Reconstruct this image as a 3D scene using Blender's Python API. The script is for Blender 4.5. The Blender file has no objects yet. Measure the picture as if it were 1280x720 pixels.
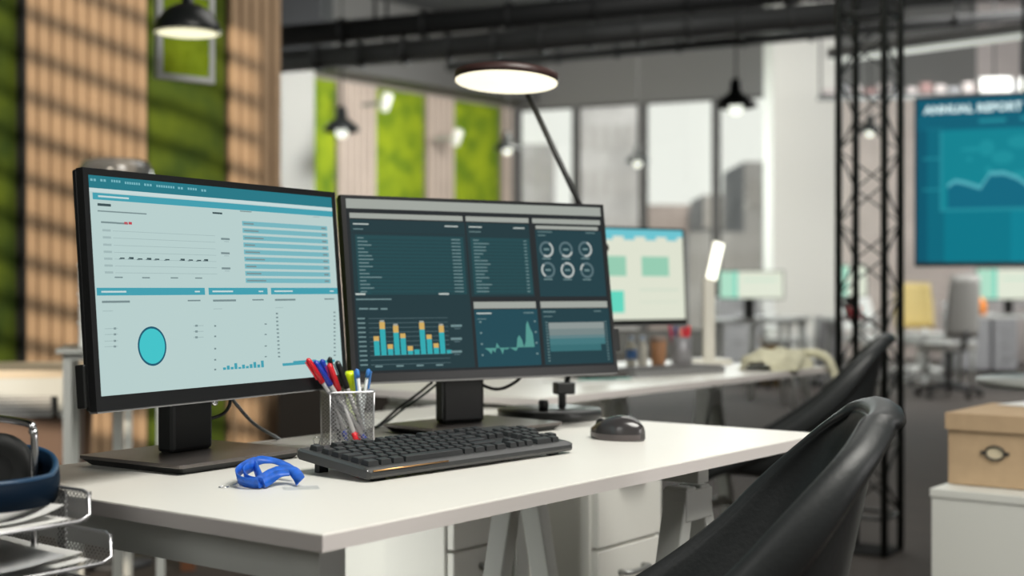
import bpy, bmesh, math, random
from mathutils import Vector, Matrix
random.seed(7)
C = bpy.context.scene.collection
PI = math.pi
R = math.radians
F, CX, CY, CAMZ = 1700.0, 640.0, 360.0, 0.986
DZ = 0.73                                   # desk top height

def at(px, py, z):
    """point of the place seen at a pixel, on the level plane z"""
    D = F * (CAMZ - z) / (py - CY)
    return Vector(((px - CX) / F * D, D, z))
def atD(px, py, D):
    return Vector(((px - CX) / F * D, D, CAMZ - (py - CY) / F * D))
def srgb(r, g, b):
    f = lambda c: (c / 255 / 12.92) if c / 255 <= 0.04045 else ((c / 255 + 0.055) / 1.055) ** 2.4
    return (f(r), f(g), f(b), 1)

# ------------------------------------------------------------------ materials
MATS = {}
def mat(name, col, rough=0.5, metal=0.0, noise=0.0, nscale=20, bump=0.0, emit=0.0, ecol=None, spec=0.5, trans=0.0, coat=0.0):
    if name in MATS: return MATS[name]
    m = bpy.data.materials.new(name); m.use_nodes = True
    nt = m.node_tree; p = nt.nodes['Principled BSDF']
    col = tuple(col) if len(col) == 4 else (*col, 1)
    p.inputs['Base Color'].default_value = col
    p.inputs['Roughness'].default_value = rough
    p.inputs['Metallic'].default_value = metal
    p.inputs['Specular IOR Level'].default_value = spec
    p.inputs['Transmission Weight'].default_value = trans
    p.inputs['Coat Weight'].default_value = coat
    if emit:
        p.inputs['Emission Color'].default_value = ecol or col
        p.inputs['Emission Strength'].default_value = emit
    if noise or bump:
        tc = nt.nodes.new('ShaderNodeTexCoord'); n = nt.nodes.new('ShaderNodeTexNoise')
        n.inputs['Scale'].default_value = nscale; n.inputs['Detail'].default_value = 4
        nt.links.new(tc.outputs['Object'], n.inputs['Vector'])
        if noise:
            r = nt.nodes.new('ShaderNodeValToRGB')
            r.color_ramp.elements[0].position = .3; r.color_ramp.elements[1].position = .7
            r.color_ramp.elements[0].color = tuple(c * (1 - noise) for c in col[:3]) + (1,)
            r.color_ramp.elements[1].color = tuple(min(1, c * (1 + noise)) for c in col[:3]) + (1,)
            nt.links.new(n.outputs['Fac'], r.inputs['Fac']); nt.links.new(r.outputs['Color'], p.inputs['Base Color'])
        if bump:
            b = nt.nodes.new('ShaderNodeBump'); b.inputs['Strength'].default_value = bump; b.inputs['Distance'].default_value = .01
            nt.links.new(n.outputs['Fac'], b.inputs['Height']); nt.links.new(b.outputs['Normal'], p.inputs['Normal'])
    MATS[name] = m
    return m
def glow(name, rgb, s=1.0):
    """a lit screen colour: emission with a faint gloss"""
    if name in MATS: return MATS[name]
    c = srgb(*rgb)
    return mat(name, (0.004, 0.004, 0.004), .45, emit=s, ecol=c, spec=.06)
def mesh_mat(name, col, k=1.0, open_=.5, rough=.35):
    """woven wire mesh: see-through cells cut out by UV"""
    m = bpy.data.materials.new(name); m.use_nodes = True; nt = m.node_tree
    p = nt.nodes['Principled BSDF']; p.inputs['Base Color'].default_value = (*col, 1)
    p.inputs['Metallic'].default_value = .6; p.inputs['Roughness'].default_value = rough
    out = nt.nodes['Material Output']
    uv = nt.nodes.new('ShaderNodeUVMap'); sep = nt.nodes.new('ShaderNodeSeparateXYZ'); nt.links.new(uv.outputs['UV'], sep.inputs[0])
    def M(op, a, b=None):
        n = nt.nodes.new('ShaderNodeMath'); n.operation = op
        for i, v in enumerate((a, b)):
            if v is None: continue
            if isinstance(v, (int, float)): n.inputs[i].default_value = v
            else: nt.links.new(v, n.inputs[i])
        return n.outputs[0]
    u, v = M('MULTIPLY', sep.outputs[0], k), M('MULTIPLY', sep.outputs[1], k)
    a = M('FRACT', M('ADD', u, v)); b = M('FRACT', M('ADD', M('SUBTRACT', u, v), 1000))
    hole = M('MULTIPLY', M('LESS_THAN', a, open_), M('LESS_THAN', b, open_))
    t = nt.nodes.new('ShaderNodeBsdfTransparent'); mx = nt.nodes.new('ShaderNodeMixShader')
    nt.links.new(hole, mx.inputs[0]); nt.links.new(p.outputs[0], mx.inputs[1]); nt.links.new(t.outputs[0], mx.inputs[2])
    nt.links.new(mx.outputs[0], out.inputs['Surface'])
    return m
def glass_mat(name, tint=(1, 1, 1), refl=.08):
    m = bpy.data.materials.new(name); m.use_nodes = True; nt = m.node_tree
    nt.nodes.remove(nt.nodes['Principled BSDF']); out = nt.nodes['Material Output']
    t = nt.nodes.new('ShaderNodeBsdfTransparent'); t.inputs[0].default_value = (*tint, 1)
    g = nt.nodes.new('ShaderNodeBsdfGlossy'); g.inputs['Roughness'].default_value = .03
    mx = nt.nodes.new('ShaderNodeMixShader'); mx.inputs[0].default_value = refl
    nt.links.new(t.outputs[0], mx.inputs[1]); nt.links.new(g.outputs[0], mx.inputs[2]); nt.links.new(mx.outputs[0], out.inputs['Surface'])
    return m

WHITE = mat('white_laminate', (.80, .79, .74), .38, noise=.015, nscale=3)
WEDGE = mat('white_edge_band', (.72, .68, .66), .5)
WSTEEL = mat('white_steel', (.62, .64, .61), .45)
WCAB = mat('white_cabinet_paint', (.74, .74, .69), .45)
BLACK = mat('black_plastic', (.012, .013, .013), .42)
BLACKM = mat('black_matte', (.008, .009, .009), .6)
BEZEL = mat('bezel_black', (.010, .011, .012), .35)
NECK = mat('neck_black', (.014, .016, .016), .5)
STAND = mat('stand_grey_metal', (.21, .19, .18), .33, metal=.75, noise=.05, nscale=60)
CHROME = mat('chrome', (.75, .75, .76), .18, metal=1)
SILVER = mat('silver_wire', (.62, .62, .64), .28, metal=.9)
KEYM = mat('keycap_black', (.030, .032, .034), .38)
KBODY = mat('keyboard_body', (.045, .047, .048), .35)
SHELL = mat('chair_shell_charcoal', (.021, .024, .025), .45, noise=.08, nscale=150, bump=.05)
GLASS = glass_mat('window_glass', (.97, .98, .97), .05)
DGREY = mat('dark_grey_metal', (.05, .052, .055), .5)
MGREY = mat('mid_grey_paint', (.22, .22, .22), .55)
LGREY = mat('light_grey_paint', (.52, .53, .53), .5)

# ------------------------------------------------------------------ mesh builder
class MB:
    def __init__(s): s.v = []; s.f = []; s.m = []; s.uv = []; s.mats = []; s.smooth = []
    def mi(s, m):
        if m not in s.mats: s.mats.append(m)
        return s.mats.index(m)
    def face(s, pts, m, uv=None, smooth=False):
        i = len(s.v); s.v += [tuple(p) for p in pts]; s.f.append(tuple(range(i, i + len(pts)))); s.m.append(s.mi(m)); s.uv.append(uv); s.smooth.append(smooth)
    def grid(s, P, m, close_u=False, close_v=False, smooth=True, uvs=None):
        """P[i][j] points"""
        i0 = len(s.v); nu, nv = len(P), len(P[0])
        for r in P: s.v += [tuple(p) for p in r]
        for i in range(nu if close_u else nu - 1):
            for j in range(nv if close_v else nv - 1):
                a, b = (i + 1) % nu, (j + 1) % nv
                s.f.append((i0 + i * nv + j, i0 + a * nv + j, i0 + a * nv + b, i0 + i * nv + b)); s.m.append(s.mi(m)); s.smooth.append(smooth)
                s.uv.append([uvs(i, j), uvs(i + 1, j), uvs(i + 1, j + 1), uvs(i, j + 1)] if uvs else None)
    def box(s, c, size, m, rot=None, taper=1.0):
        c = Vector(c); x, y, z = size[0] / 2, size[1] / 2, size[2] / 2
        rot = rot if rot is not None else Matrix.Identity(3)
        P = [c + rot @ Vector((sx * x * (taper if sz > 0 else 1), sy * y * (taper if sz > 0 else 1), sz * z)) for sz in (-1, 1) for sx, sy in ((-1, -1), (1, -1), (1, 1), (-1, 1))]
        i = len(s.v); s.v += [tuple(p) for p in P]
        for f in ((3, 2, 1, 0), (4, 5, 6, 7), (0, 1, 5, 4), (1, 2, 6, 5), (2, 3, 7, 6), (3, 0, 4, 7)):
            s.f.append(tuple(i + k for k in f)); s.m.append(s.mi(m)); s.uv.append(None); s.smooth.append(False)
    def rbox(s, c, size, m, r=.01, rot=None, seg=4):
        """box with rounded vertical edges"""
        x, y, z = size[0] / 2, size[1] / 2, size[2] / 2
        poly = []
        for k, (sx, sy) in enumerate(((1, 1), (-1, 1), (-1, -1), (1, -1))):
            for q in range(seg + 1):
                a = k * PI / 2 + q / seg * PI / 2
                poly.append((sx * (x - r) + r * math.cos(a), sy * (y - r) + r * math.sin(a)))
        s.prism(poly, -z, z, m, c, rot)
    def prism(s, poly, z0, z1, m, c=(0, 0, 0), rot=None, smooth=False, top=None):
        c = Vector(c); rot = rot if rot is not None else Matrix.Identity(3); n = len(poly)
        i = len(s.v)
        s.v += [tuple(c + rot @ Vector((x, y, z0))) for x, y in poly] + [tuple(c + rot @ Vector((x, y, z1))) for x, y in poly]
        add = lambda f, mm: (s.f.append(f), s.m.append(s.mi(mm)), s.uv.append(None), s.smooth.append(smooth and len(f) == 4))
        add(tuple(i + k for k in reversed(range(n))), m); add(tuple(i + n + k for k in range(n)), top or m)
        for k in range(n): add((i + k, i + (k + 1) % n, i + n + (k + 1) % n, i + n + k), m)
    def tube(s, pts, r, m, seg=8, closed=False, caps=True):
        pts = [Vector(p) for p in pts]; n = len(pts); rr = r if isinstance(r, (list, tuple)) else [r] * n
        rings = []; up = None
        for k, p in enumerate(pts):
            if closed: t = (pts[(k + 1) % n] - pts[k - 1])
            else: t = pts[min(k + 1, n - 1)] - pts[max(k - 1, 0)]
            t.normalize()
            if up is None:
                up = Vector((0, 0, 1)) if abs(t.z) < .9 else Vector((1, 0, 0))
            side = t.cross(up).normalized(); up = side.cross(t).normalized()
            rings.append([p + (side * math.cos(a) + up * math.sin(a)) * rr[k] for a in [2 * PI * q / seg for q in range(seg)]])
        s.grid(rings, m, close_u=closed, close_v=True)
        if caps and not closed:
            s.face(list(reversed(rings[0])), m); s.face(rings[-1], m)
    def lathe(s, prof, m, c=(0, 0, 0), seg=24, rot=None, mfun=None):
        c = Vector(c); rot = rot if rot is not None else Matrix.Identity(3)
        P = [[c + rot @ Vector((r * math.cos(2 * PI * q / seg), r * math.sin(2 * PI * q / seg), z)) for q in range(seg)] for r, z in prof]
        for k in range(len(prof) - 1):
            s.grid(P[k:k + 2], (mfun(k) if mfun else m), close_v=True)
        if prof[0][0] > 1e-4: s.face(list(reversed(P[0])), m)
        if prof[-1][0] > 1e-4: s.face(P[-1], m)
    def build(s, name, parent=None, bevel=0, bseg=2, loc=None, rotz=None, weld=True):
        me = bpy.data.meshes.new(name); me.from_pydata(s.v, [], s.f)
        for m in s.mats: me.materials.append(m)
        me.polygons.foreach_set('material_index', s.m); me.polygons.foreach_set('use_smooth', s.smooth)
        if any(u is not None for u in s.uv):
            l = me.uv_layers.new(name='UVMap')
            for p, u in zip(me.polygons, s.uv):
                if u:
                    for li, c in zip(p.loop_indices, u): l.data[li].uv = c
        bm = bmesh.new(); bm.from_mesh(me)
        if weld: bmesh.ops.remove_doubles(bm, verts=bm.verts, dist=1e-5)
        bmesh.ops.recalc_face_normals(bm, faces=bm.faces) if weld else None
        bm.to_mesh(me); bm.free()
        o = bpy.data.objects.new(name, me); C.objects.link(o)
        if parent: o.parent = parent
        if loc is not None: o.location = loc
        if rotz is not None: o.rotation_euler = (0, 0, rotz)
        if bevel:
            b = o.modifiers.new('bevel', 'BEVEL'); b.width = bevel; b.segments = bseg; b.limit_method = 'ANGLE'; b.angle_limit = R(40)
        return o

def tag(o, label=None, cat=None, group=None, kind=None):
    if label: o['label'] = label
    if cat: o['category'] = cat
    if group: o['group'] = group
    if kind: o['kind'] = kind
    return o
def thing(name, label, cat, loc=(0, 0, 0), rz=0, group=None):
    o = bpy.data.objects.new(name, None); C.objects.link(o); o.empty_display_size = .05
    o.location = loc; o.rotation_euler = (0, 0, rz)
    return tag(o, label, cat, group)
def copy_tree(o, parent=None):
    kids = [k for k in bpy.data.objects if k.parent == o]
    c = o.copy(); C.objects.link(c); c.parent = parent
    for k in kids: copy_tree(k, c)
    return c
def struct(mb, name, **k): return tag(mb.build(name, **k), kind='structure')
def rx(a): return Matrix.Rotation(a, 3, 'X')
def ry(a): return Matrix.Rotation(a, 3, 'Y')
def rz(a): return Matrix.Rotation(a, 3, 'Z')
def aim(d):
    return Vector(d).normalized().to_track_quat('Z', 'Y').to_matrix()

YAW = R(52.8)
dv = Vector((math.cos(YAW), math.sin(YAW), 0)); nv = Vector((math.sin(YAW), -math.cos(YAW), 0))

# ------------------------------------------------------------------ camera
cam = bpy.data.cameras.new('camera'); co = bpy.data.objects.new('camera', cam); C.objects.link(co)
co.location = (0, 0, CAMZ); co.rotation_euler = (R(90), 0, 0)
cam.sensor_width = 36; cam.lens = 36 * F / 1280
cam.dof.use_dof = True; cam.dof.focus_distance = 1.86; cam.dof.aperture_fstop = 3.3
cam.clip_end = 400
bpy.context.scene.camera = co
vs = bpy.context.scene.view_settings
vs.view_transform = 'Standard'; vs.look = 'None'; vs.gamma = 1; vs.use_curve_mapping = False; vs.exposure = 0
cy = bpy.context.scene.cycles
cy.use_denoising = True; cy.max_bounces = 8; cy.transparent_max_bounces = 16; cy.caustics_reflective = False; cy.caustics_refractive = False
cy.sample_clamp_indirect = 4

# ------------------------------------------------------------------ the room
CEIL = 4.8
FLOORM = mat('floor_carpet', (.062, .051, .045), .85, noise=.10, nscale=6, bump=.2)
CEILM = mat('ceiling_dark', (.035, .037, .040), .8, noise=.2, nscale=1.5)
BULK = mat('bulkhead_grey', (.20, .20, .20), .7)
WALLW = mat('wall_offwhite', (.70, .70, .66), .7)
PLASTER = mat('wall_plaster_pinkish', (.62, .57, .56), .8, noise=.1, nscale=1.2)

def wall(name, a, b, z0, z1, m, th=.12, side=1, holes=()):
    """wall from plan point a to b; thickness away from the room; holes = (t0, t1, z0, z1) in metres along"""
    a, b = Vector((*a, 0)), Vector((*b, 0)); L = (b - a).length; ang = math.atan2(b.y - a.y, b.x - a.x)
    mb = MB()
    xs = sorted({0, L, *[h[0] for h in holes], *[h[1] for h in holes]}); zs = sorted({z0, z1, *[h[2] for h in holes], *[h[3] for h in holes]})
    for i in range(len(xs) - 1):
        for j in range(len(zs) - 1):
            xm, zm = (xs[i] + xs[i + 1]) / 2, (zs[j] + zs[j + 1]) / 2
            if any(h[0] < xm < h[1] and h[2] < zm < h[3] for h in holes): continue
            mb.box((xm, side * th / 2, zm), (xs[i + 1] - xs[i], th, zs[j + 1] - zs[j]), m)
    o = struct(mb, name); o.location = a; o.rotation_euler = (0, 0, ang)
    return o
def frame_on(a, b):
    a, b = Vector((*a, 0)), Vector((*b, 0)); return a, math.atan2(b.y - a.y, b.x - a.x), (b - a).length

mb = MB(); mb.box((1, 9, -.05), (22, 27, .1), FLOORM); struct(mb, 'floor')
mb = MB(); mb.box((1, 9.95, CEIL + .05), (22, 25.1, .1), CEILM); struct(mb, 'ceiling')

# near left wall, clad with moss and slats
NA = (-4.10, 4.20); NB = (-1.205, 7.0)
wall('wall_left', NA, NB, 0, CEIL, mat('wall_dark', (.05, .045, .04), .8), side=1)
# far left wall, window wall
FA = (-3.6, 16.45); FB = (.02, 20.85); FC = (6.2, 18.15)
wall('wall_far_left', FA, FB, 0, CEIL, mat('wall_behind_moss', (.30, .27, .25), .8))
WL = (Vector(FC) - Vector(FB)).length
def tx(px):            # distance along the window wall for a pixel column
    k = (px - CX) / F; d = (Vector(FC) - Vector(FB)) / WL
    return (k * FB[1] - FB[0]) / (d.x - k * d.y)
wins = [(tx(648), tx(717.5)), (tx(721.5), tx(801)), (tx(806), tx(892)), (tx(897), tx(985))]
WTOP = 3.72
wall('wall_windows', FB, FC, 0, CEIL, BULK, th=.06, holes=[(a, b, .35, WTOP) for a, b in wins])
a0, ang, _ = frame_on(FB, FC)
FRM = mat('window_frame_grey', (.045, .045, .05), .6)
for i, (a, b) in enumerate(wins):
    mb = MB(); f = .03
    for x in (a + f / 2, b - f / 2): mb.box((x, .03, (.35 + WTOP) / 2), (f, .08, WTOP - .35), FRM)
    for z in (.35 + f / 2, WTOP - f / 2): mb.box(((a + b) / 2, .03, z), (b - a - 2 * f, .08, f), FRM)
    w = struct(mb, 'window_%d' % (i + 1)); w.location = a0; w.rotation_euler = (0, 0, ang)
    g = MB(); g.box(((a + b) / 2, .04, (.35 + WTOP) / 2), (b - a - 2 * f, .01, WTOP - .35 - 2 * f), GLASS); g.build('pane', w)
mb = MB(); xa_ = tx(1043); BRK = mat('brick_pale', (.66, .58, .55), .85, noise=.12, nscale=2)
for row in range(44):
    z = .04 + row * .082; x = xa_ + (.0 if row % 2 else .12)
    while x < WL - .3: mb.box((x + .115, -.012, z + .036), (.225, .02, .072), BRK); x += .24
mb.box(((xa_ + WL) / 2, -.003, 1.83), (WL - xa_ - .02, .004, 3.64), PLASTER)
o = struct(mb, 'wall_brick_facing'); o.location = a0; o.rotation_euler = (0, 0, ang)
wall('wall_right_back', (6.2, 18.15), (12, 17.6), 0, CEIL, PLASTER)
wall('wall_right', (12, 17.6), (12, -4.4), 0, CEIL, PLASTER)
wall('wall_left_back', FA, (-5.5, 12.0), 0, CEIL, WALLW, side=-1)
wall('wall_left_side', (-5.5, 12.0), (-4.10, 4.20), 0, CEIL, WALLW, side=-1)
# rear wall behind the camera with a tall window and its slanting louvres
wall('wall_back', (-9, -2.6), (12, -2.6), 0, CEIL, WALLW, side=-1, holes=[(5.2, 7.58, 1.5, 4.7)])
wall('wall_rear_left', (-9.0, -2.6), (-9.0, 4.2), 0, CEIL, WALLW)
wall('wall_rear_side', (-9.0, 4.2), (-4.10, 4.20), 0, CEIL, WALLW)

mb = MB()
mb.box((-2.30, -2.45, 1.45), (3.0, .2, .06), WALLW)
struct(mb, 'window_5_sill').name = 'trim_window_sill'
lv = thing('window_louvre', 'dark slanting slatted louvre inside the rear window', 'blind', (-2.375, -2.50, 3.1), 0)
mb = MB()
for k in range(-12, 13):
    mb.box((0, 0, k * .184), (3.05, .02, .066), BLACKM, rot=ry(R(5)))
mb.build('slat_panel', lv)
mb = MB()
for x in (-1.48, 1.48): mb.box((x, 0, 0), (.05, .05, 3.3), BLACKM)
mb.build('side_rail', lv)

# columns
mb = MB(); mb.box((0, 0, CEIL / 2), (.62, .62, CEIL), WALLW); c1 = struct(mb, 'pillar_left'); c1.location = (-2.30, 13.3, 0); c1.rotation_euler = (0, 0, R(20))
mb = MB(); mb.box((0, 0, CEIL / 2), (.80, .6, CEIL), mat('pillar_white', (.78, .79, .75), .7)); c2 = struct(mb, 'pillar_right'); c2.location = (3.62, 17.1, 0)

# moss and slat cladding ---------------------------------------------------
def moss_mat(name, c0, c1, sc):
    m = mat(name, c0, .9); nt = m.node_tree; p = nt.nodes['Principled BSDF']
    tc = nt.nodes.new('ShaderNodeTexCoord'); n = nt.nodes.new('ShaderNodeTexNoise'); n.inputs['Scale'].default_value = sc; n.inputs['Detail'].default_value = 6
    r = nt.nodes.new('ShaderNodeValToRGB'); r.color_ramp.elements[0].position = .35; r.color_ramp.elements[1].position = .65
    r.color_ramp.elements[0].color = (*c0, 1); r.color_ramp.elements[1].color = (*c1, 1)
    nt.links.new(tc.outputs['Object'], n.inputs['Vector']); nt.links.new(n.outputs['Fac'], r.inputs['Fac']); nt.links.new(r.outputs['Color'], p.inputs['Base Color'])
    return m
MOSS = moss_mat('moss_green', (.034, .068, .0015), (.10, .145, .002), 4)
MOSSF = moss_mat('moss_lit', (.12, .22, .004), (.34, .44, .008), 3)  # moss green brightened: light on far strips and picture put into the colour
SLATN = mat('slat_oak', (.50, .335, .20), .6, noise=.08, nscale=5)
SLATD = mat('slat_gap', (.10, .06, .04), .8)
SLATF = mat('slat_pale', (.60, .50, .44), .6, noise=.05, nscale=3)
def moss(label, org, ang, x0, x1, z0, z1, m, group=None, off=.002, amp=.03, step=.09):
    rnd = random.Random(int(x0 * 100) + 5); nx, nz = max(2, int((x1 - x0) / step)), max(2, int((z1 - z0) / step))
    P = [[(x0 + (x1 - x0) * i / nx, -off - (.035 + rnd.random() * amp if 0 < i < nx and 0 < j < nz else 0.0), z0 + (z1 - z0) * j / nz) for j in range(nz + 1)] for i in range(nx + 1)]
    mb = MB(); mb.grid(P, m); mb.face([P[0][0], P[-1][0], P[-1][-1], P[0][-1]], m)
    o = mb.build('moss_cladding', weld=True); o.location = org; o.rotation_euler = (0, 0, ang)
    return tag(o, label, 'moss cladding', group)
def slats(label, org, ang, x0, x1, z0, z1, pitch, m, group=None):
    t = thing('slat_cladding', label, 'slat cladding', org, ang, group)
    mb = MB(); mb.box(((x0 + x1) / 2, -.010, (z0 + z1) / 2), (x1 - x0, .012, z1 - z0), SLATD); mb.build('backing_board', t)
    mb = MB(); n = max(1, round((x1 - x0) / pitch)); p = (x1 - x0) / n
    for k in range(n): mb.box((x0 + (k + .5) * p, -.030, (z0 + z1) / 2), (p * .80, .026, z1 - z0), m)
    mb.build('slats', t)
    return t
a1, ang1, L1 = frame_on(NA, NB)
def tn(px):
    k = (px - CX) / F; d = (Vector(NB) - Vector(NA)) / L1
    return (k * NA[1] - NA[0]) / (d.x - k * d.y)
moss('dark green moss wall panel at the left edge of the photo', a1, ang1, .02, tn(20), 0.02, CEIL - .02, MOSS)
mb = MB(); mb.box(((tn(20) + tn(26)) / 2, -.03, CEIL / 2), (tn(26) - tn(20) - .006, .05, CEIL - .02), BLACKM); o = mb.build('divider_post'); o.location = a1; o.rotation_euler = (0, 0, ang1)
tag(o, 'thin black upright strip between left moss and wide wood slat panel', 'divider strip')
slats('wide sunlit oak slat panel with diagonal blind shadows behind the left monitor', a1, ang1, tn(26), tn(179), .02, CEIL - .02, (tn(179) - tn(26)) / 10, SLATN)
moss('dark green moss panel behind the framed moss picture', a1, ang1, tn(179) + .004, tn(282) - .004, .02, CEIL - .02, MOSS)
slats('narrow shaded wood slat panel at the end of the near left wall', a1, ang1, tn(282), L1 - .005, .02, CEIL - .02, .062, SLATN)
a2, ang2, L2 = frame_on(FA, FB)
def tf(px):
    k = (px - CX) / F; d = (Vector(FB) - Vector(FA)) / L2
    return (k * FA[1] - FA[0]) / (d.x - k * d.y)
gm = 'moss strips on the far left wall'; gs = 'pale slat strips on the far left wall'
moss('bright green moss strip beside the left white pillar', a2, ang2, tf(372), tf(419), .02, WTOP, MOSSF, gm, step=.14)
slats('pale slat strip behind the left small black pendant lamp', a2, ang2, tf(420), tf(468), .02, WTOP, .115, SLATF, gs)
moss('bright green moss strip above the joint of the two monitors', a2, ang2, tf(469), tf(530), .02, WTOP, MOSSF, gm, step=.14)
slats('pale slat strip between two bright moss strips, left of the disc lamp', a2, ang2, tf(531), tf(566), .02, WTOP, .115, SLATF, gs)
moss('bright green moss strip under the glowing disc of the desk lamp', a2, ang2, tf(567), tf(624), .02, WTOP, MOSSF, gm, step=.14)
slats('thin pale slat strip next to the window corner', a2, ang2, tf(625), L2 - .08, .02, WTOP, .10, SLATF, gs)
# dark bulkhead over the far left wall
mb = MB(); mb.box((L2 / 2, -.25, (WTOP + CEIL) / 2 + .02), (L2, .5, CEIL - WTOP - .06), mat('bulkhead_dark', (.10, .10, .10), .7)); o = struct(mb, 'beam_far_left'); o.location = a2; o.rotation_euler = (0, 0, ang2)
# pale clips of moss lights high on far left wall
for px, py, lb in ((482, 128, 'between slats and second moss strip'), (571, 172, 'left of the third moss strip')):
    p = atD(px, py, 17.2 if px < 500 else 18.9)
    t = thing('wall_spotlight', 'small white wall spotlight ' + lb, 'wall light', p, ang2)
    mb = MB(); mb.box((0, .2, 0), (.05, .42, .04), LGREY); mb.build('bracket', t)
    mb = MB(); mb.lathe([(.03, -.12), (.06, -.1), (.07, .1), (.05, .12)], mat('spot_white', (.8, .8, .75), .4, emit=.35), seg=16, rot=rx(R(20))); mb.build('lamp_head', t)

# ------------------------------------------------------------------ ceiling services
DUCT = mat('duct_grey', (.20, .21, .215), .5, metal=.3, noise=.1, nscale=2)
DUCTD = mat('duct_dark', (.03, .032, .034), .6)
def duct(label, a, b, r, m, rings=.6, cat='duct', name='ceiling_duct', group='round ducts under the ceiling'):
    a, b = Vector(a), Vector(b); d = (b - a).normalized()
    t = thing(name, label, cat, a, 0, group)
    mb = MB(); mb.tube([Vector((0, 0, 0)), b - a], r, m, seg=20); mb.build('pipe', t)
    n = max(2, int((b - a).length / rings)); rot = aim(d)
    for k in range(1, n): mb = MB(); mb.lathe([(r, -.02), (r + .018, -.015), (r + .018, .015), (r, .02)], m, c=d * ((b - a).length * k / n), seg=20, rot=rot); mb.build('joint_ring', t)
    for k in (.2, .5, .8):
        p = (b - a) * k; mb = MB(); mb.tube([p, Vector((p.x, p.y, CEIL - a.z))], .012, DUCTD, seg=6); mb.build('hanger_rod', t)
    return t
duct('long round grey ribbed duct crossing above the disc lamp', atD(345, 78, 10.5), atD(1130, 10, 9.0), .085, DUCT, .35)
duct('thick dark duct running above the ribbed grey duct', atD(330, 48, 9.5), atD(1110, -22, 8.2), .075, DUCTD)
duct('dark pipe crossing in front of the right white pillar', atD(560, 84, 14), atD(1400, 8, 11), .05, DUCTD)
def beam(name, a, b, w, h, m):
    a, b = Vector(a), Vector(b); mb = MB(); L = (b - a).length
    mb.box((L / 2, 0, 0), (L, w, h), m); o = struct(mb, name); o.location = a; o.rotation_euler = (0, 0, math.atan2(b.y - a.y, b.x - a.x)); return o
beam('beam_near', (-4.4, 8.3, 4.25), (9, 7.0, 4.25), .45, 1.0, CEILM)
beam('beam_mid', (-4.5, 13.0, 4.45), (8.2, 10.5, 4.45), .4, .66, BULK)
beam('beam_column', (-2.9, 12.9, 3.95), (-1.75, 12.9, 3.95), .9, 1.6, CEILM)
# bright ceiling light line on the right and the skylight patch over the pillar
def linelight(label, a, b, w, s):
    a, b = Vector(a), Vector(b); L = (b - a).length
    t = thing('linear_light', label, 'ceiling light', a, math.atan2(b.y - a.y, b.x - a.x), None)
    mb = MB(); mb.box((L / 2, 0, .04), (L, w + .04, .08), LGREY); mb.build('housing', t)
    mb = MB(); mb.box((L / 2, 0, -.015), (L - .04, w, .02), mat('line_light_glow_%d' % (s * 10), (.9, .9, .85), .5, emit=s, ecol=(.85, .9, .82, 1))); mb.build('diffuser', t)
    for k in (.1, .5, .9): mb = MB(); mb.tube([(L * k, 0, .08), (L * k, 0, CEIL - a.z)], .006, DUCTD, seg=6); mb.build('hanger_cable', t)
linelight('long pale linear ceiling light to the right of the black truss', atD(1040, 74, 11.5), atD(1420, 26, 9.8), .12, .55)
linelight('broad bright skylight patch, built as a glowing panel, above the right white pillar', atD(955, 36, 12.5), atD(1042, 28, 12.0), .55, .42)  # glowing panel stands in for the skylight

# ------------------------------------------------------------------ pendants
PEND = mat('pendant_black', (.012, .014, .014), .35)
BULB = mat('pendant_bulb_glow', (1, .95, .8), .4, emit=1.2, ecol=(.95, 1, .88, 1))
def pendant(label, p, r, style='small', group=None, glow=None):
    """p: centre of the shade's open rim"""
    t = thing('pendant_lamp', label, 'pendant lamp', (p.x, p.y, p.z), 0, group)
    mb = MB()
    if style == 'dome':
        prof = [(r, 0), (r * 1.0, .012), (r * .93, r * .30), (r * .72, r * .62), (r * .40, r * .82), (r * .18, r * .88), (r * .16, r * 1.15), (.012, r * 1.18)]
    else:
        r *= 1.12; prof = [(r, 0), (r * .99, r * .16), (r * .70, r * .46), (r * .34, r * .70), (r * .26, r * 1.25), (.02, r * 1.4)]
    inner = [(max(.001, q - .012), z - .004) for q, z in prof[:-1]]
    mb.lathe([(.012, prof[-2][1] - .006)] + list(reversed(inner)) + prof, PEND, seg=40); mb.build('lamp_shade', t)
    mb = MB(); mb.tube([(0, 0, prof[-1][1] - .02), (0, 0, CEIL - p.z)], .008, BLACKM, seg=6); mb.build('cord', t)
    mb = MB()
    if style == 'dome': mb.lathe([(.001, -.002), (r * .97, -.002), (r * .97, .004), (.001, .006)], BULBW, seg=40); mb.build('diffuser', t)
    else:
        q = r * .34; mb.lathe([(.001, r * .10), (r * .82, r * .10), (r * .80, r * .16), (.001, r * .16)], PEND, seg=24); mb.build('reflector', t); mb = MB(); mb.lathe([(q * math.sin(a) + .0005, -q * math.cos(a)) for a in [PI * k / 10 for k in range(11)]], BULB, seg=20, c=(0, 0, -r * .06)); mb.build('bulb', t)
    return t
BULBW = mat('dome_diffuser_glow', (1, .95, .8), .4, emit=1.15, ecol=(1, .96, .66, 1))
pendant('large black dome pendant lamp at upper left in front of moss wall', atD(234.5, 41, 4.6), 41.5 / F * 4.6, 'dome')
g = 'small black pendant lamps'
pendant('small black pendant lamp before the far slat strip left of centre', atD(427, 164, 12.4), .148, group=g)
pendant('small black pendant lamp just left of the first window', atD(634, 187, 15), .13, group=g)
pendant('small black pendant lamp hanging before the second window post', atD(797, 203, 15.5), .128, group=g)
pendant('largest of the small black pendants, before the fourth window', atD(920, 134, 10.5), .145, group=g)
pendant('small black pendant lamp seen through the black truss', atD(1087, 165, 13.8), .115, group=g)

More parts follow.
